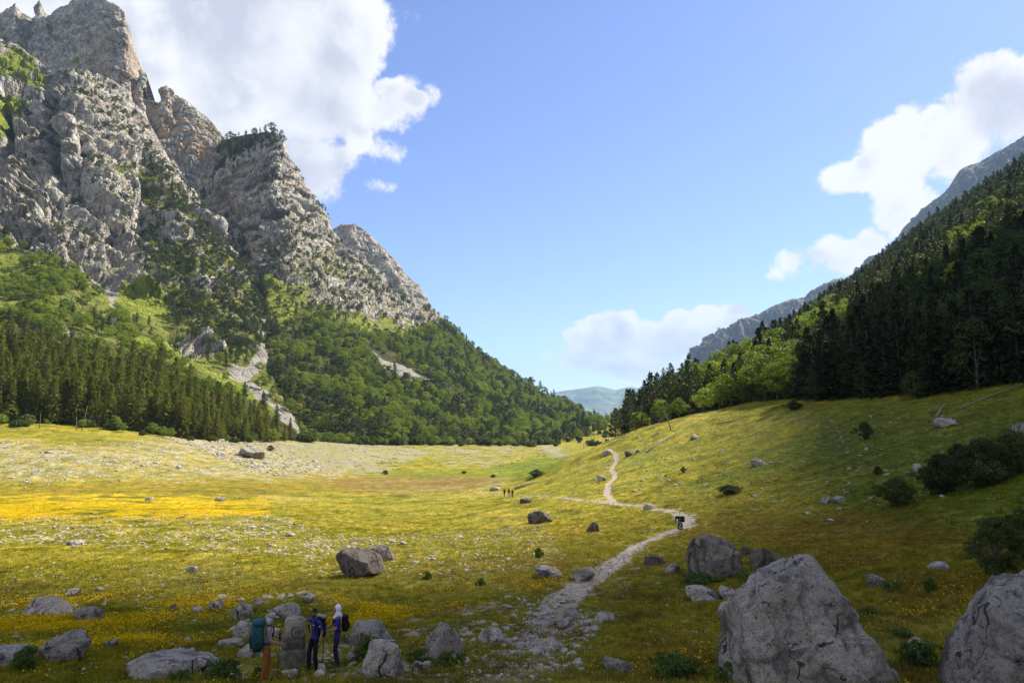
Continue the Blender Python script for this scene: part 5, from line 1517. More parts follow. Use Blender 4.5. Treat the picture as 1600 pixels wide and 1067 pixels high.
for v in range(2):
    x, y = meadow_points(112000, 12.5, 110, 60 + v)
    M = ground_masks(x, y)
    r_ = np.random.default_rng(70 + v)
    keepp = r_.uniform(size=len(x)) < M['flower'] * .8 + .004
    keepp &= r_.uniform(size=len(x)) > M['path']
    x, y = x[keepp], y[keepp]
    tone = np.tile(np.array([.52, .37, .006]), (len(x), 1)) * r_.uniform(.75, 1.2, (len(x), 1))
    s = r_.uniform(.8, 1.3, len(x)) * np.interp(y, [12, 30, 110], [1, 1.3, 2.4])
    rot = np.stack([r_.normal(size=len(x)) * .1, r_.normal(size=len(x)) * .1, r_.uniform(0, 6.28, len(x))], -1)
    scatter('yellow_flowers', np.stack([x, y, zg(x, y)], -1), np.stack([s, s, np.interp(y, [12, 110], [1, 1.1])], -1), rot, BL[v], 'tiny yellow flowers carpeting parts of the meadow', tone)

# weeds and low bushes, one by one
HERB = [proto('herb', *broadleaf(s, h, rb, 44, 34, .055, low=0.0, ragged=1.6), (mat_herb, mat_bark)) for s, h, rb in ((61, .42, .42), (62, .5, .36), (63, .34, .5))]
def put_plant(name, px_, py_, wpx, hpx, pr, label, cat, group=None, rot=0.0):
    g = ground_hit(px_, py_)
    w = wpx / F * g[1]; h_ = hpx / F * g[1]
    o = empty(name, (g[0], g[1], g[2] - .04), rot)
    ext = np.array([v.co[:] for v in pr.crown.vertices])
    sx = w / (ext[:, 0].max() - ext[:, 0].min()); sz = h_ / pr.h
    o.scale = (sx, sx, sz)
    for nm, me in (('trunk' if cat != 'weed' else 'stem', pr.trunk), ('crown' if cat != 'weed' else 'leaves', pr.crown)):
        c = bpy.data.objects.new(nm, me); COL.objects.link(c); c.parent = o
    tag(o, label, cat, group)
SH = [(1402,792,62,48,'dark round bush at the left end of the thicket on the right slope'),(1470,772,90,66,'dark wide bush in the middle of the thicket on the right slope'),(1535,762,100,78,'tall dark bush in the thicket on the right slope'),(1590,740,90,72,'dark bush of the thicket cut by the right edge'),(1500,740,70,50,'dark bush behind the thicket front on the right slope'),
 (1560,900,105,92,'big dark bush behind the boulder at the lower right edge'),(1610,880,90,90,'dark bush cut off by the right edge above the large boulder'),(1352,686,36,30,'small round bush alone below the right wood'),(1372,742,17,15,'tiny round bush left of the right-hand thicket'),
 (1140,772,40,16,'low dark bush on the sunlit right slope'),(1068,738,12,10,'tiny green bush on the sunlit slope right of the side path'),(602,741,14,7,'leftmost of the small round bushes on the lake bed'),(725,740,10,5,'small round bush on the lake bed, middle one'),(770,746,12,6,'small round bush on the lake bed, rightmost one'),(423,704,14,9,'small green bush on the grey scree of the bank'),
 (1240,640,34,14,'bright low bush at the corner of the wood shadow'),(838,744,34,12,'low green shrub on the brow of the right slope')]
for k, (a, b, w, h_, lab) in enumerate(SH):
    put_plant('shrub', a, b, w, h_, THICK[k % 3], lab, 'shrub', rot=k * 1.3)
HB = [(352,1062,60,34,'leafy weed clump at the right end of the wide flat boulder'),(40,1046,46,40,'bushy weed beside the flat slab at the far left'),(280,1066,34,20,'low weed in front of the wide flat boulder'),(580,1030,70,36,'weed clump between the two pale boulders right of the hikers'),(555,1006,40,22,'weed clump under the broad boulder'),
 (700,1040,52,24,'weed clump under the chunky upright boulder'),(655,1036,40,24,'dark weed left of the chunky upright boulder'),(1060,1062,90,44,'leafy weed patch left of the huge pointed boulder'),(1150,1064,70,34,'weed clump before the foot of the huge pointed boulder'),(1440,1040,80,40,'dark weed clump between the two biggest boulders'),(1410,1000,44,24,'weed clump right of the huge pointed boulder'),
 (1100,908,66,14,'grassy clump under the tall rounded boulder'),(1165,905,40,12,'grass clump between the tall rounded boulder and its neighbour'),(1392,922,40,18,'weed beside the grey rock in the shaded grass'),(1455,925,22,26,'upright weed in the shaded right meadow'),(668,905,16,14,'dark herb tuft in the middle meadow'),(752,915,20,14,'dark herb tuft left of the path rocks'),(842,872,14,18,'upright herb in the meadow left of the path'),(405,1062,30,22,'weed by the boots of the hiker in orange trousers'),(455,1060,40,20,'green weed in front of the monument'),(390,960,20,12,'herb beside the rounded grey boulder'),(1360,960,40,14,'low weed in the brownish right meadow')]
for k, (a, b, w, h_, lab) in enumerate(HB):
    put_plant('weed', a, min(b, 1066), w, h_, HERB[k % 3], lab, 'weed', rot=k * 1.7)

# dead wood
def log_thing(name, pts, rad, label, cat, stubs=(), roots=False, group=None):
    base = Vector(pts[0])
    o = empty(name, base)
    L_ = [Vector(p) - base for p in pts]
    mb = MB(); mb.tube(L_, rad, 9); mb.build('trunk', mat_dead, o)
    for i, d_, l_ in stubs:
        b = MB(); p = L_[i]; dv = Vector(d_).normalized()
        b.tube([p, p + dv * l_ * .6, p + dv * l_ + Vector((0, 0, .1 * l_))], [rad[i] * .45, rad[i] * .3, .02], 6); b.build('branch', mat_dead, o)
    if roots:
        b = MB(); r_ = np.random.default_rng(4)
        b.ball((0, 0, 0), (.5, .7, .75), 0, 12, 8); b.build('root_plate', mat_bark, o)
        for k in range(11):
            a = 6.28 * k / 11 + r_.normal() * .2
            d_ = Vector((-.35 + r_.normal() * .2, math.cos(a), math.sin(a)))
            b = MB(); e = d_ * r_.uniform(.7, 1.15)
            b.tube([d_ * .3, e * .7 + Vector((-.15, 0, 0)), e + Vector((-.3, r_.normal() * .2, r_.normal() * .2))], [.14, .09, .025], 6); b.build('root', mat_bark, o)
    return tag(o, label, cat, group)
def gp3(px_, py_, up):
    g = ground_hit(px_, py_); return Vector((g[0], g[1], g[2] + up))
a = gp3(804, 765, .25); b = gp3(840, 753, .3); m1 = a.lerp(b, .5)
log_thing('fallen_log', [a, a.lerp(b, .3), m1 + Vector((0, 0, .1)), b], [.2, .2, .17, .08], 'dead log lying behind the three far hikers', 'log', stubs=((1, (0, -1, .8), .9), (2, (0, 1, .6), .8)))
g = gp3(1049, 672, -.3)
log_thing('dead_trunk', [g, g + Vector((-.7, 0, 2.6)), g + Vector((-1.5, .3, 4.8)), g + Vector((-1.6, .3, 6.0))], [.13, .1, .06, .02], 'leaning bare dead trunk on the crest of the right slope', 'dead tree', stubs=((1, (1, 0, .6), 1.1), (2, (-1, -.3, .5), 1.3)))
a = gp3(1010, 708, .2); b = gp3(1044, 684, .25)
log_thing('fallen_log', [a, a.lerp(b, .5) + Vector((0, 0, .1)), b], [.11, .10, .06], 'bleached log lying up the sunlit right slope', 'log', stubs=((1, (.2, 0, 1), .8),))
a = gp3(1464, 652, .1); b = gp3(1478, 636, .5)
log_thing('fallen_log', [a, a.lerp(b, .5) + Vector((0, 0, .25)), b], [.14, .12, .05], 'pale bent branch in the shade below the right wood', 'log', stubs=((1, (1, 0, .4), .7),))
a = gp3(1500, 640, .2); b = gp3(1596, 604, .3)
log_thing('fallen_log', [a, a.lerp(b, .5) + Vector((0, 0, .1)), b], [.09, .08, .05], 'long thin log at the edge of the right wood', 'log')
a = gp3(1120, 664, .2); b = gp3(1165, 655, .3)
log_thing('fallen_log', [a, a.lerp(b, .5), b], [.12, .1, .06], 'short grey log among the bushes of the crest', 'log')
for k, (px_, py_, h_, ln, lab) in enumerate([(128,664,8.5,.16,'bare pale dead trunk leaning at the front of the left stand'),(120,666,5,-.05,'shorter bare trunk beside the leaning one at the left stand'),(62,663,5,.02,'thin bare trunk near the left end of the left stand')]):
    p = at(px_, py_, 222); g = Vector((p[0], p[1], float(zg(p[0], p[1])[0]) - .3))
    log_thing('dead_trunk', [g, g + Vector((ln * h_ * .5, 0, h_ * .5)), g + Vector((ln * h_, 0, h_))], [.13, .09, .03], lab, 'dead tree', stubs=((1, (1, 0, .5), 1.0),))
for k in range(9):
    px_ = 912 + k * 5.5; p = at(px_, 680, 420 + 25 * (k % 4)); g = Vector((p[0], p[1], float(zg(p[0], p[1])[0]) - .3)); h_ = 6 + (k * 37 % 5)
    log_thing('dead_trunk', [g, g + Vector((.1, 0, h_ * .5)), g + Vector((.2 * (-1) ** k, 0, h_))], [.2, .14, .04], 'grey leafless tree in the row at the valley mouth', 'dead tree', stubs=((1, (1, 0, .8), 1.6), (1, (-1, 0, .8), 1.4)), group='grey leafless trees in the valley mouth')
# ------------------------------------------------------------------ monument, signpost
def sbox(mb, c, s, pw=5.0, mi=0, rot=None, seg=20, ring=14, taper=0.0):
    """box with rounded edges (superellipsoid)"""
    V = []; Fc = []
    for i in range(ring + 1):
        th = math.pi * i / ring
        for j in range(seg):
            ph = 2 * math.pi * j / seg
            d_ = Vector((math.sin(th) * math.cos(ph), math.sin(th) * math.sin(ph), math.cos(th)))
            k = (abs(d_.x) ** pw + abs(d_.y) ** pw + abs(d_.z) ** pw) ** (-1 / pw)
            p = d_ * k; tp = 1 - taper * (p.z + 1) / 2
            p = Vector((p.x * s[0] / 2 * tp, p.y * s[1] / 2 * tp, p.z * s[2] / 2))
            if rot is not None: p = rot @ p
            V.append((p.x + c[0], p.y + c[1], p.z + c[2]))
    for i in range(ring):
        for j in range(seg):
            a, b = i * seg + j, i * seg + (j + 1) % seg
            Fc.append((a, a + seg, b + seg, b) if 0 < i < ring - 1 else ((a, a + seg, b + seg) if i == 0 else (a, a + seg, b)))
    mb.add(V, Fc, mi)
mat_conc = plain('old_concrete', (.27, .235, .185), .9, .35, 5.0, .1)
mat_conc2 = plain('weathered_concrete', (.13, .115, .09), .95, .4, 6.0, .1)
mat_mark = plain('dark_carving', (.075, .065, .05), .9, .2)
def rough_block(name, w0, w1, d0, d1, z0, z1, mat, parent, seed):
    """tapered cast block with chipped edges"""
    bm = bmesh.new(); bmesh.ops.create_cube(bm, size=1.0)
    bmesh.ops.bevel(bm, geom=bm.edges[:], offset=.06, segments=2, affect='EDGES')
    bmesh.ops.subdivide_edges(bm, edges=bm.edges[:], cuts=3, use_grid_fill=True)
    V = np.array([v.co[:] for v in bm.verts]); Fc = [tuple(v.index for v in f.verts) for f in bm.faces]; bm.free()
    t = V[:, 2:3] + .5
    W_ = np.concatenate([V[:, :1] * (w0 * (1 - t) + w1 * t), V[:, 1:2] * (d0 * (1 - t) + d1 * t), z0 + t * (z1 - z0)], 1)
    W_ = W_ + .018 * np.stack([fbm(W_ * 5 + seed, 3), fbm(W_ * 5 + seed + 9, 3), fbm(W_ * 5 + seed + 19, 3)], -1)
    return link(name, mesh_from(name, W_, Fc, [mat]), parent)
g = ground_hit(452, 1044)
MON = Vector((g[0], g[1] + .3, g[2] - .12))
mon_top = at(452, 964, MON.y)[2]
mh = mon_top - MON.z
mon = empty('stone_monument', MON, R(14))
pw_ = F / MON.y
rough_block('base_block', 41 / pw_, 35 / pw_, .52, .44, 0, mh * .43, mat_conc2, mon, 1)
rough_block('inscription_band', 33 / pw_, 32 / pw_, .40, .39, mh * .43, mh * .60, mat_conc2, mon, 2)
ub = rough_block('upper_block', 33 / pw_, 26 / pw_, .43, .34, mh * .60, mh, mat_conc, mon, 3)
em = MB(); ec_ = Vector((.05, -.212, mh * .76)); er = 6.5 / pw_
em.tube([ec_ + Vector((math.cos(a) * er, .012 * math.sin(a) * 2, math.sin(a) * er)) for a in np.linspace(0, 6.2832, 25)], [.011] * 25, 6, cap=False)
em.build('emblem_ring', mat_mark, mon)
em = MB()
em.tube([ec_ + Vector((math.cos(a) * er * q, 0, math.sin(a) * er * q)) for a, q in zip(np.linspace(-.6, 4.2, 16), np.linspace(.62, .12, 16))], [.009] * 16, 5)
em.tube([ec_ + Vector((-er * .2, 0, -er * .6)), ec_ + Vector((er * .35, 0, er * .1))], [.009, .008], 5)
em.build('emblem_mark', mat_mark, mon)
for k in range(3):
    em = MB()
    for q in range(5):
        em.box((-.13 + q * .065, -.212 + .0, mh * .555 - k * .045), (.04, .01, .018))
    em.build('inscription_line', mat_mark, mon, smooth=False)
tag(mon, 'tapered concrete monument with a round emblem, between the hikers', 'monument')

mat_signblk = plain('sign_black', (.012, .012, .013), .5, .2)
mat_white = plain('off_white_print', (.62, .62, .60), .7, .08)
mat_signgrn = plain('sign_dark_green', (.03, .045, .028), .6, .25)
mat_steel = plain('galvanised_post', (.22, .22, .21), .5, .15, 8.0, .5)
g = ground_hit(1063, 838); k_ = g[1] / F
sg = empty('trail_signpost', (g[0], g[1], g[2] - .05), R(-6))
mb = MB(); mb.tube([(0, 0, -.2), (0, 0, 35 * k_)], [.032, .032], 10); mb.build('post', mat_steel, sg)
for nm, cx_, cz_, w_, h_, mt in (('left_board', -3.7, 27, 6.6, 9.2, mat_signblk), ('right_board', 3.7, 27, 6.8, 9.0, mat_signblk), ('lower_board', 0, 16.5, 7.6, 10, mat_signgrn)):
    mb = MB(); sbox(mb, (cx_ * k_, -.055, cz_ * k_), (w_ * k_, .025, h_ * k_), 14); bd = mb.build(nm.split('_')[0] + '_board' if False else 'board', mt, sg)
    bd['label'] = {'left_board': 'black square board with a white patch', 'right_board': 'plain black square board', 'lower_board': 'dark green lower board with pale marks'}[nm]
    if nm == 'left_board':
        mb = MB(); mb.box((cx_ * k_ - .02, -.070, cz_ * k_ - .10), (2.6 * k_, .004, 4.4 * k_)); mb.build('white_patch', mat_white, bd, smooth=False)
    if nm == 'lower_board':
        for q, (ax, az, aw, ah) in enumerate(((.6, 2.0, 2.2, 1.2), (-.6, -.6, 1.6, 1.6), (1.2, -2.6, 2.4, .8), (-1.4, -3.4, 1.4, .7))):
            mb = MB(); mb.box((ax * k_, -.070, (cz_ + az) * k_), (aw * k_, .004, ah * k_)); mb.build('pale_mark', mat_white, bd, smooth=False)
    mb = MB(); mb.box((0, -.036, cz_ * k_), (w_ * k_ * .9 if nm == 'lower_board' else 14 * k_ / 2, .012, .03)); mb.build('bracket', mat_steel, sg, smooth=False) if nm != 'right_board' else None
tag(sg, 'thin signpost with three dark boards at the bend of the path', 'signpost')

# ------------------------------------------------------------------ hikers
SKIN = plain('skin', (.30, .17, .11), .6, .08, 10, .3); SKIN2 = plain('skin_tanned', (.25, .13, .08), .6, .08, 10, .3)
HAIR = plain('black_hair', (.012, .010, .009), .6, .3, 40)
EYE = plain('dark_eye', (.015, .012, .01), .3, .1); LIP = plain('lips', (.24, .09, .07), .5, .1)
BOOT = plain('hiking_boot', (.05, .04, .035), .8, .25); SOLE = plain('boot_sole', (.16, .15, .14), .8, .1)
def ik(s, h, l1, l2, pole):
    s, h, pole = Vector(s), Vector(h), Vector(pole)
    d_ = h - s; L_ = min(d_.length, (l1 + l2) * .995); u_ = d_.normalized()
    a_ = (l1 * l1 - l2 * l2 + L_ * L_) / (2 * L_); q = math.sqrt(max(l1 * l1 - a_ * a_, 0))
    pp = pole - u_ * pole.dot(u_); pp.normalize()
    return s + u_ * a_ + pp * q, s + u_ * L_
def make_person(label, root_loc, yaw, height, hands, feet, mats, lean=0.0, head_turn=0.0, head_pitch=0.0, skin=SKIN, hair='short', female=False, cap=None):
    """local frame: +x the person's right, +y ahead, +z up; built for 1.75 m and scaled"""
    root = empty('person', root_loc, yaw)
    s_ = height / 1.75; root.scale = (s_, s_, s_)
    fw = lean
    J = {}
    hip = .10 if not female else .105; sh = .185 if not female else .165
    J['pelvis'] = (0, 0, .96, .150, .105); J['waist'] = (0, fw * .3, 1.10, .135, .10); J['chest'] = (0, fw * .7, 1.30, .160, .112); J['upper'] = (0, fw * .95, 1.42, .115, .085); J['neck'] = (0, fw * 1.1, 1.51, .056, .056); J['head'] = (0, fw * 1.25 + .015, 1.60, .062, .066)
    E = [('pelvis', 'waist'), ('waist', 'chest'), ('chest', 'upper'), ('upper', 'neck'), ('neck', 'head')]
    B = {('pelvis', 'waist'): 1, ('waist', 'chest'): 1, ('chest', 'upper'): 1, ('upper', 'neck'): 0, ('neck', 'head'): 0}
    hand_frames = []
    for sd, nm in ((-1, 'l'), (1, 'r')):
        foot = Vector(feet[nm]); hp = Vector((sd * hip, 0, .93))
        kn, an = ik(hp, foot + Vector((0, -.02, .09)), .422, .428, (sd * .05, 1, 0))
        tr_ = (.098 if female else .092)
        J['hip' + nm] = (*hp, tr_, tr_); J['thigh' + nm] = (*(hp.lerp(kn, .5)), .084, .084); J['knee' + nm] = (*kn, .066, .066); J['calf' + nm] = (*(kn.lerp(an, .4)), .064, .066); J['ankle' + nm] = (*an, .050, .050)
        J['heel' + nm] = (an.x, an.y - .02, .045, .044, .042); J['ball' + nm] = (an.x + sd * .015, an.y + .13, .04, .046, .034); J['toe' + nm] = (an.x + sd * .02, an.y + .20, .032, .036, .026)
        for a, b, m_ in (('pelvis', 'hip' + nm, 2), ('hip' + nm, 'thigh' + nm, 2), ('thigh' + nm, 'knee' + nm, 2), ('knee' + nm, 'calf' + nm, 2), ('calf' + nm, 'ankle' + nm, 2), ('ankle' + nm, 'heel' + nm, 3), ('heel' + nm, 'ball' + nm, 3), ('ball' + nm, 'toe' + nm, 3)):
            E.append((a, b)); B[(a, b)] = m_
        S_ = Vector((sd * sh, fw * .95, 1.405)); hd, pole = hands[nm]
        el, wr = ik(S_, hd, .30, .27, pole)
        J['sho' + nm] = (*S_, .064, .064); J['arm' + nm] = (*(S_.lerp(el, .5)), .052, .052); J['sleeve' + nm] = (*(S_.lerp(el, .72)), .045, .045); J['elb' + nm] = (*el, .038, .038); J['fore' + nm] = (*(el.lerp(wr, .35)), .038, .038); J['wri' + nm] = (*wr, .026, .030)
        for a, b, m_ in (('upper', 'sho' + nm, 1), ('sho' + nm, 'arm' + nm, 1), ('arm' + nm, 'sleeve' + nm, 1), ('sleeve' + nm, 'elb' + nm, 0), ('elb' + nm, 'fore' + nm, 0), ('fore' + nm, 'wri' + nm, 0)):
            E.append((a, b)); B[(a, b)] = m_
        hand_frames.append((sd, wr, (wr - el).normalized()))
    names = list(J); idx = {n_: i for i, n_ in enumerate(names)}
    me = bpy.data.meshes.new('skeleton'); me.from_pydata([J[n_][:3] for n_ in names], [(idx[a], idx[b]) for a, b in E], [])
    tmp = bpy.data.objects.new('skeleton', me); COL.objects.link(tmp)
    md = tmp.modifiers.new('skin', 'SKIN'); md.use_smooth_shade = True; md.branch_smoothing = .6
    for i, n_ in enumerate(names):
        sv = me.skin_vertices[0].data[i]; sv.radius = J[n_][3:5]; sv.use_root = (n_ == 'pelvis')
    sb = tmp.modifiers.new('sub', 'SUBSURF'); sb.levels = 2; sb.render_levels = 2
    dg = bpy.context.evaluated_depsgraph_get(); ev = tmp.evaluated_get(dg).to_mesh()
    V = np.array([v.co[:] for v in ev.vertices]); Fc = [tuple(p.vertices) for p in ev.polygons]
    tmp.evaluated_get(dg).to_mesh_clear(); bpy.data.objects.remove(tmp, do_unlink=True)
    cen = np.array([V[list(f)].mean(0) for f in Fc])
    best = np.full(len(cen), 1e9); mi = np.zeros(len(cen), int)
    for a, b in E:
        A_, B_ = np.array(J[a][:3]), np.array(J[b][:3]); e = B_ - A_
        t = np.clip(((cen - A_) @ e) / (e @ e), 0, 1)
        rad = (J[a][3] * (1 - t) + J[b][3] * t)
        d_ = np.linalg.norm(cen - A_ - t[:, None] * e, axis=1) - rad
        m_ = d_ < best; best = np.where(m_, d_, best); mi = np.where(m_, B[(a, b)], mi)
    mi = np.where((mi == 1) & (cen[:, 2] < (.93 if not female else .84)) & (np.abs(cen[:, 0]) < .2), 2, mi)
    mi = np.where((mi == 2) & (cen[:, 2] > (.93 if not female else .84)), 1, mi)
    mi = np.where((mi == 0) & (cen[:, 2] > 1.2) & (np.abs(cen[:, 0]) < .12) & (cen[:, 2] < 1.475), 1, mi)
    body = MB(); body.v = [tuple(v) for v in V]; body.f = Fc; body.m = [int(i) for i in mi]
    # head with a face
    hc = Vector(J['head'][:3]) + Vector((0, .012, .055))
    RH = Matrix.Rotation(head_turn, 3, 'Z') @ Matrix.Rotation(head_pitch, 3, 'X')
    seg, ring = 20, 16; HV = []
    for i in range(ring + 1):
        th = math.pi * i / ring
        for j in range(seg):
            ph = 2 * math.pi * j / seg
            x, y, z = math.sin(th) * math.cos(ph), math.sin(th) * math.sin(ph), math.cos(th)
            p = Vector((x * .076, y * .094, z * .115))
            if z < -.1: p.x *= 1 - .35 * (-z - .1); p.y = p.y * (1 - .12 * (-z)) + .012 * -z
            if y > .3: p.y -= .008 * (1 - abs(z)) * max(0, 1 - abs(x) * 6) if z > .1 else 0
            HV.append(p)
    Fh = []
    for i in range(ring):
        for j in range(seg):
            a, b = i * seg + j, i * seg + (j + 1) % seg
            Fh.append((a, a + seg, b + seg, b))
    body.add([hc + RH @ p for p in HV], Fh, 0)
    f_ = lambda x, y, z: hc + RH @ Vector((x, y, z))
    body.ball(f_(0, .098, -.012), (.014, .022, .026), 0, 8, 6, RH); body.ball(f_(0, .112, -.024), .014, 0, 8, 6)
    for sx in (-1, 1):
        body.ball(f_(sx * .030, .080, .012), .011, 4, 8, 6); body.ball(f_(sx * .079, -.004, -.005), (.012, .022, .032), 0, 8, 6, RH)
        body.tube([f_(sx * .014, .091, .034), f_(sx * .046, .082, .036)], [.006, .005], 5, 6)
    body.ball(f_(0, .086, -.056), (.026, .010, .009), 5, 8, 6, RH)
    # hands: a palm, four fingers of unequal length, a thumb from the side of the palm
    for (sd, wr, dr), nm in zip(hand_frames, ('l', 'r')):
        grip = hands.get(nm + '_grip', 'relaxed')
        up = Vector((0, 0, 1)) if abs(dr.z) < .8 else Vector((0, 1, 0))
        side_ = dr.cross(up).normalized() if grip != 'flat' else dr.cross(Vector((0, 0, 1))).normalized()
        across = side_ if grip == 'flat' else up - dr * up.dot(dr); across.normalize()
        nrm = dr.cross(across).normalized()
        if grip == 'flat' and nrm.z < 0: nrm = -nrm
        curl = {'flat': .12, 'relaxed': .7, 'grip': 1.9}[grip]
        inward = -nrm if grip == 'flat' else (nrm if nrm.dot(Vector((-sd, 0, 0))) > 0 else -nrm)
        pc = wr + dr * .045
        M3 = Matrix((across, dr, nrm)).transposed()
        sbox(body, pc, (.078, .10, .034), 3.0, 0, M3, 12, 8)
        for q, (off, ln) in enumerate(((-.028, .068), (-.009, .078), (.010, .073), (.028, .058))):
            p0 = wr + dr * .085 + across * off; pts = [p0]; ang = 0; dd = dr.copy()
            for st in range(3):
                ang += curl * (.55 if st else .35); dd = dr * math.cos(ang) + inward * math.sin(ang); pts.append(pts[-1] + dd * ln / 3)
            body.tube(pts, [.0095, .009, .0085, .006], 6, 0)
        tb = wr + dr * .03 + across * -.036
        body.tube([tb, tb + dr * .03 - across * .025, tb + dr * .058 - across * .022 + inward * .02], [.012, .0105, .008], 6, 0)
    o = body.build('body', [skin, mats['top'], mats['legs'], BOOT, EYE, LIP, HAIR], root)
    if hair == 'short':
        hb = MB(); hv = []
        for i in range(9):
            th = math.pi * .56 * i / 8
            for j in range(20):
                ph = 2 * math.pi * j / 20; x, y, z = math.sin(th) * math.cos(ph), math.sin(th) * math.sin(ph), math.cos(th)
                zz = max(z, .42) if y > .35 else z
                hv.append(f_(x * .084, y * .100 - .004, zz * .124 + .002))
        hb.add(hv, [(i * 20 + j, (i + 1) * 20 + j, (i + 1) * 20 + (j + 1) % 20, i * 20 + (j + 1) % 20) for i in range(8) for j in range(20)])
        hb.build('hair', HAIR, root)
        bd = MB(); bd.ball(f_(0, .05, -.082), (.056, .052, .036), 0, 12, 8, RH); bd.build('beard', HAIR, root)
    elif hair == 'scarf':
        hb = MB(); hb.ball(f_(0, -.018, .012), (.098, .106, .132), 0, 20, 14, RH)
        hb.tube([f_(0, -.01, -.05), Vector(J['neck'][:3]) + Vector((0, .01, .03)), Vector(J['upper'][:3]) + Vector((0, .0, .03)), Vector(J['upper'][:3]) + Vector((0, .0, -.02))], [.088, .088, .135, .15], 18)
        hb.build('headscarf', mats['scarf'], root)
        fb_ = MB(); fb_.ball(f_(0, .066, -.005), (.066, .054, .092), 0, 14, 10, RH); fb_.build('face', skin, root)
    elif hair == 'cap':
        hb = MB(); hb.ball(f_(0, -.004, .045), (.090, .108, .088), 0, 18, 12, RH); hb.build('cap_crown', mats['cap'], root)
        hb = MB(); sbox(hb, f_(0, .125, .030), (.15, .12, .016), 3.0, 0, RH); hb.build('cap_brim', mats['cap'], root)
        hb = MB(); hb.tube([f_(0, -.01, -.02), f_(0, -.03, -.09), Vector(J['upper'][:3]) + Vector((0, -.02, .06))], [.092, .086, .10], 16); hb.build('neck_flap', mats['cap2'], root)
    return tag(root, label, 'person'), J, s_
def rotz(v, a): return Vector((v[0] * math.cos(a) - v[1] * math.sin(a), v[0] * math.sin(a) + v[1] * math.cos(a), v[2]))
def person_spot(px_, foot_py, top_py, dY=0.0):
    g = ground_hit(px_, foot_py); Y_ = g[1] + dY
    x_ = at(px_, foot_py, Y_)[0]; z_ = float(zg(x_, Y_)[0])
    top = at(px_, top_py, Y_)[2]
    return Vector((x_, Y_, z_)), top - z_
def backpack(label, root_loc, yaw, s, J, size, bag_mat, trim_mat, big=False, roll=False):
    """worn on the back of a hiker, a thing of its own"""
    w, d_, h = size
    o = empty('backpack', root_loc, yaw); o.scale = (s, s, s)
    ch = Vector(J['chest'][:3]); up = Vector(J['upper'][:3])
    cy_ = ch.y - .115 - d_ / 2
    zt = up.z + (.12 if big else -.0); zc = zt - h / 2
    mb = MB(); sbox(mb, (0, cy_, zc), (w, d_, h), 4.0, 0, None, 24, 18); mb.build('bag', bag_mat, o)
    mb = MB(); sbox(mb, (0, cy_ + .01, zt + .01), (w * 1.02, d_ * 1.08, h * .24), 3.2, 0, None, 24, 12); mb.build('lid', bag_mat, o)
    mb = MB(); sbox(mb, (0, cy_ - d_ * .48, zc - h * .12), (w * .7, d_ * .35, h * .48), 3.5); mb.build('front_pocket', trim_mat, o)
    for sx in (-1, 1):
        mb = MB(); sbox(mb, (sx * w * .5, cy_, zc - h * .22), (w * .22, d_ * .6, h * .36), 3.0); mb.build('side_pocket', trim_mat, o)
        mb = MB(); x_ = sx * .105
        mb.tube([(x_, ch.y - .12, up.z - .0), (x_, up.y - .02, up.z + .075), (x_, up.y + .09, up.z + .02), (x_ * 1.15, ch.y + .135, ch.z - .02), (x_ * 1.45, ch.y + .05, ch.z - .22), (x_ * 1.3, ch.y - .12, ch.z - .26)], [.024] * 6, 8, flat=.45); mb.build('shoulder_strap', trim_mat, o)
    if big:
        mb = MB(); mb.tube([(-.19, -.05, 1.02), (-.16, .10, 1.02), (0, .14, 1.01), (.16, .10, 1.02), (.19, -.05, 1.02)], [.028] * 5, 8, flat=.5); mb.build('hip_belt', trim_mat, o)
        for sx in (-1, 1):
            mb = MB(); mb.tube([(sx * w * .3, cy_ - d_ * .53, zt - h * .1), (sx * w * .3, cy_ - d_ * .70, zc), (sx * w * .3, cy_ - d_ * .5, zc - h * .45)], [.009] * 3, 5); mb.build('compression_strap', trim_mat, o)
    if roll:
        mb = MB(); mb.tube([(-w * .55, cy_, zt + .09), (w * .55, cy_, zt + .09)], [.055, .055], 12); mb.build('rolled_mat', CAPM, o)
    return tag(o, label, 'backpack')
def pole_thing(label, foot, hand):
    f_, h_ = Vector(foot), Vector(hand); base = f_.copy()
    o = empty('trekking_pole', base); e = h_ - f_; u_ = e.normalized()
    mb = MB(); mb.tube([u_ * .05, e], [.008, .011], 8); mb.build('shaft', POLE, o)
    mb = MB(); mb.tube([e - u_ * .02, e + u_ * .13], [.018, .020], 8); mb.build('grip', GRIP, o)
    mb = MB(); mb.tube([Vector((0, 0, -.03)), u_ * .06], [.004, .008], 6); mb.build('tip', GRIP, o)
    mb = MB(); mb.ball(u_ * .08, (.03, .03, .008), 0, 10, 6); mb.build('basket', GRIP, o)
    return tag(o, label, 'trekking pole')
TEAL = plain('teal_fabric', (.016, .075, .085), .7, .25, 12); TEAL2 = plain('dark_teal_fabric', (.010, .035, .042), .7, .25, 12)
GREYT = plain('heather_grey_shirt', (.20, .185, .20), .9, .15, 20); ORANGE = plain('rust_orange_trousers', (.27, .095, .022), .9, .2, 10)
BLUE = plain('violet_blue_shirt', (.035, .028, .17), .85, .2, 9); BLACK = plain('black_fabric', (.010, .010, .012), .85, .3, 9); NAVY = plain('navy_trousers', (.018, .020, .045), .85, .3, 9)
SCARF = plain('white_headscarf', (.70, .70, .76), .85, .06, 12); CAPM = plain('grey_cap', (.30, .29, .26), .9, .12, 14); CAP2 = plain('pale_neck_flap', (.42, .40, .37), .9, .2, 14)
POLE = plain('dark_pole', (.03, .03, .033), .4, .2, 10, .5); GRIP = plain('grip_rubber', (.015, .015, .015), .8, .2)

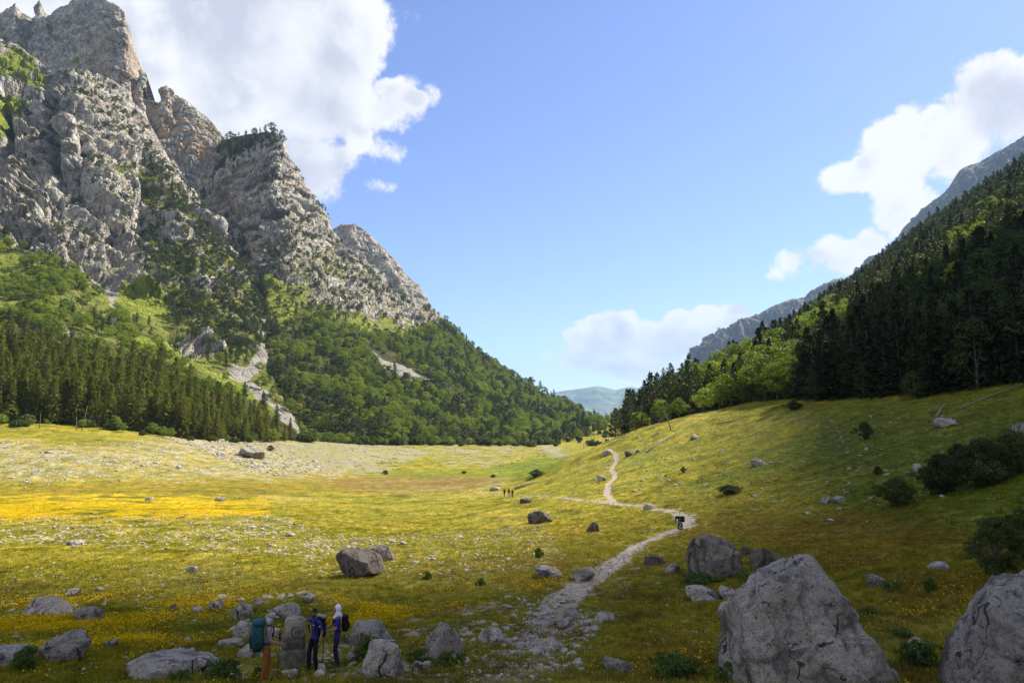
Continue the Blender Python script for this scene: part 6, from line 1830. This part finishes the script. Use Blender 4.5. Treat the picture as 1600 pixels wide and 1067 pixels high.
# the one with the big pack, seen from behind and the side, turned towards the monument
loc, hgt = person_spot(414, 1066, 957); yaw = R(-72)
loc.z -= .02
P1, J1, s1 = make_person('hiker with a huge teal backpack, grey shirt, cap and orange trousers', loc, yaw, hgt, {'l': ((-.26, .30, 1.06), (-.5, -1, -.3)), 'r': ((.20, .34, 1.02), (.6, -1, -.4)), 'r_grip': 'relaxed', 'l_grip': 'grip'},
  {'l': (-.11, .06, 0), 'r': (.11, -.08, 0)}, {'top': GREYT, 'legs': ORANGE, 'cap': CAPM, 'cap2': CAP2}, lean=.06, head_pitch=R(-14), hair='cap')
backpack('huge teal trekking backpack on the hiker in orange trousers', loc, yaw, s1, J1, (.40, .30, .72), TEAL, TEAL2, big=True)
hw = loc + rotz((-.24 * s1, .33 * s1, 1.02 * s1), yaw)
fx = at(434, 1052, hw.y - .02); pole_thing('dark trekking pole between the orange trousers and the monument', (fx[0], hw.y - .05, float(zg(fx[0], hw.y - .05)[0]) + .03), hw)
# the bearded one with an arm on the monument
loc, hgt = person_spot(490, 1049, 951); yaw = R(146)
tgt = Vector((MON.x + .06, MON.y - .06, mon_top + .025)) - loc
s2 = hgt / 1.75; tl = rotz(tgt, -yaw) / s2
P2, J2, s2 = make_person('bearded hiker in violet blue shirt and black trousers, arm on the monument', loc, yaw, hgt, {'r': (tuple(tl), (0, -.3, -1)), 'l': ((-.25, .03, .86), (-.3, -1, 0)), 'r_grip': 'flat', 'l_grip': 'relaxed'},
  {'l': (-.12, .02, 0), 'r': (.13, .10, 0)}, {'top': BLUE, 'legs': BLACK}, head_turn=R(30), head_pitch=R(-6), skin=SKIN2)
backpack('black backpack of the bearded hiker beside the monument', loc, yaw, s2, J2, (.32, .20, .52), BLACK, BLACK, roll=True)
def print_on(root, J, c, size, nm='shirt_print'):
    mb = MB(); sbox(mb, c, size, 8.0); mb.build(nm, mat_white, root)
ch = Vector(J2['chest'][:3]); print_on(P2, J2, (-.075, ch.y + .118, 1.335), (.085, .012, .018)); print_on(P2, J2, (-.235, .03, 1.30), (.012, .035, .045), 'sleeve_print')
# the one in the white headscarf
loc, hgt = person_spot(526, 1041, 946); yaw = R(112)
P3, J3, s3 = make_person('hiker in white headscarf, violet blue shirt and navy trousers, holding a pole', loc, yaw, hgt, {'l': ((-.10, .30, 1.08), (-1, -.6, -.3)), 'r': ((.10, .31, 1.12), (1, -.6, -.3)), 'r_grip': 'grip', 'l_grip': 'grip'},
  {'l': (-.10, .04, 0), 'r': (.10, -.03, 0)}, {'top': BLUE, 'legs': NAVY, 'scarf': SCARF}, head_turn=R(8), hair='scarf', female=True)
backpack('small black backpack of the hiker in the white headscarf', loc, yaw, s3, J3, (.30, .20, .42), BLACK, BLACK)
ch = Vector(J3['chest'][:3]); print_on(P3, J3, (-.07, ch.y + .116, 1.33), (.075, .012, .016)); print_on(P3, J3, (-.212, .02, 1.31), (.012, .035, .045), 'sleeve_print')
hw = loc + rotz((.02 * s3, .375 * s3, 1.06 * s3), yaw)
fz = float(zg(hw.x - .03, hw.y - .05)[0]); pole_thing('dark trekking pole held by the hiker in the white headscarf', (hw.x - .03, hw.y - .05, fz + .03), hw)

# three far hikers on the lake bed
DARKT = plain('dark_shirt', (.02, .018, .02), .85, .2); MAROON = plain('maroon_shirt', (.06, .02, .025), .85, .2); PALEL = plain('pale_shorts', (.32, .26, .22), .85, .15)
for px_, py_, ty_, yw, tp, lg, lab in ((788, 776, 763, R(150), DARKT, BLACK, 'leftmost of the three far hikers, all in dark clothes'), (795.5, 777.5, 763, R(200), MAROON, PALEL, 'middle one of the three far hikers, pale shorts'), (800.5, 777, 764, R(165), DARKT, NAVY, 'rightmost of the three far hikers, nearest the log')):
    loc, hgt = person_spot(px_, py_, ty_)
    _, Jf, sf = make_person(lab, loc, yw, hgt, {'l': ((-.24, .10, .90), (-.3, -1, 0)), 'r': ((.24, .16, .92), (.3, -1, 0))}, {'l': (-.10, .16, 0), 'r': (.10, -.14, 0)}, {'top': tp, 'legs': lg}, skin=SKIN2)
    backpack('dark pack of the ' + lab.split(',')[0], loc, yw, sf, Jf, (.32, .22, .5), BLACK, BLACK)
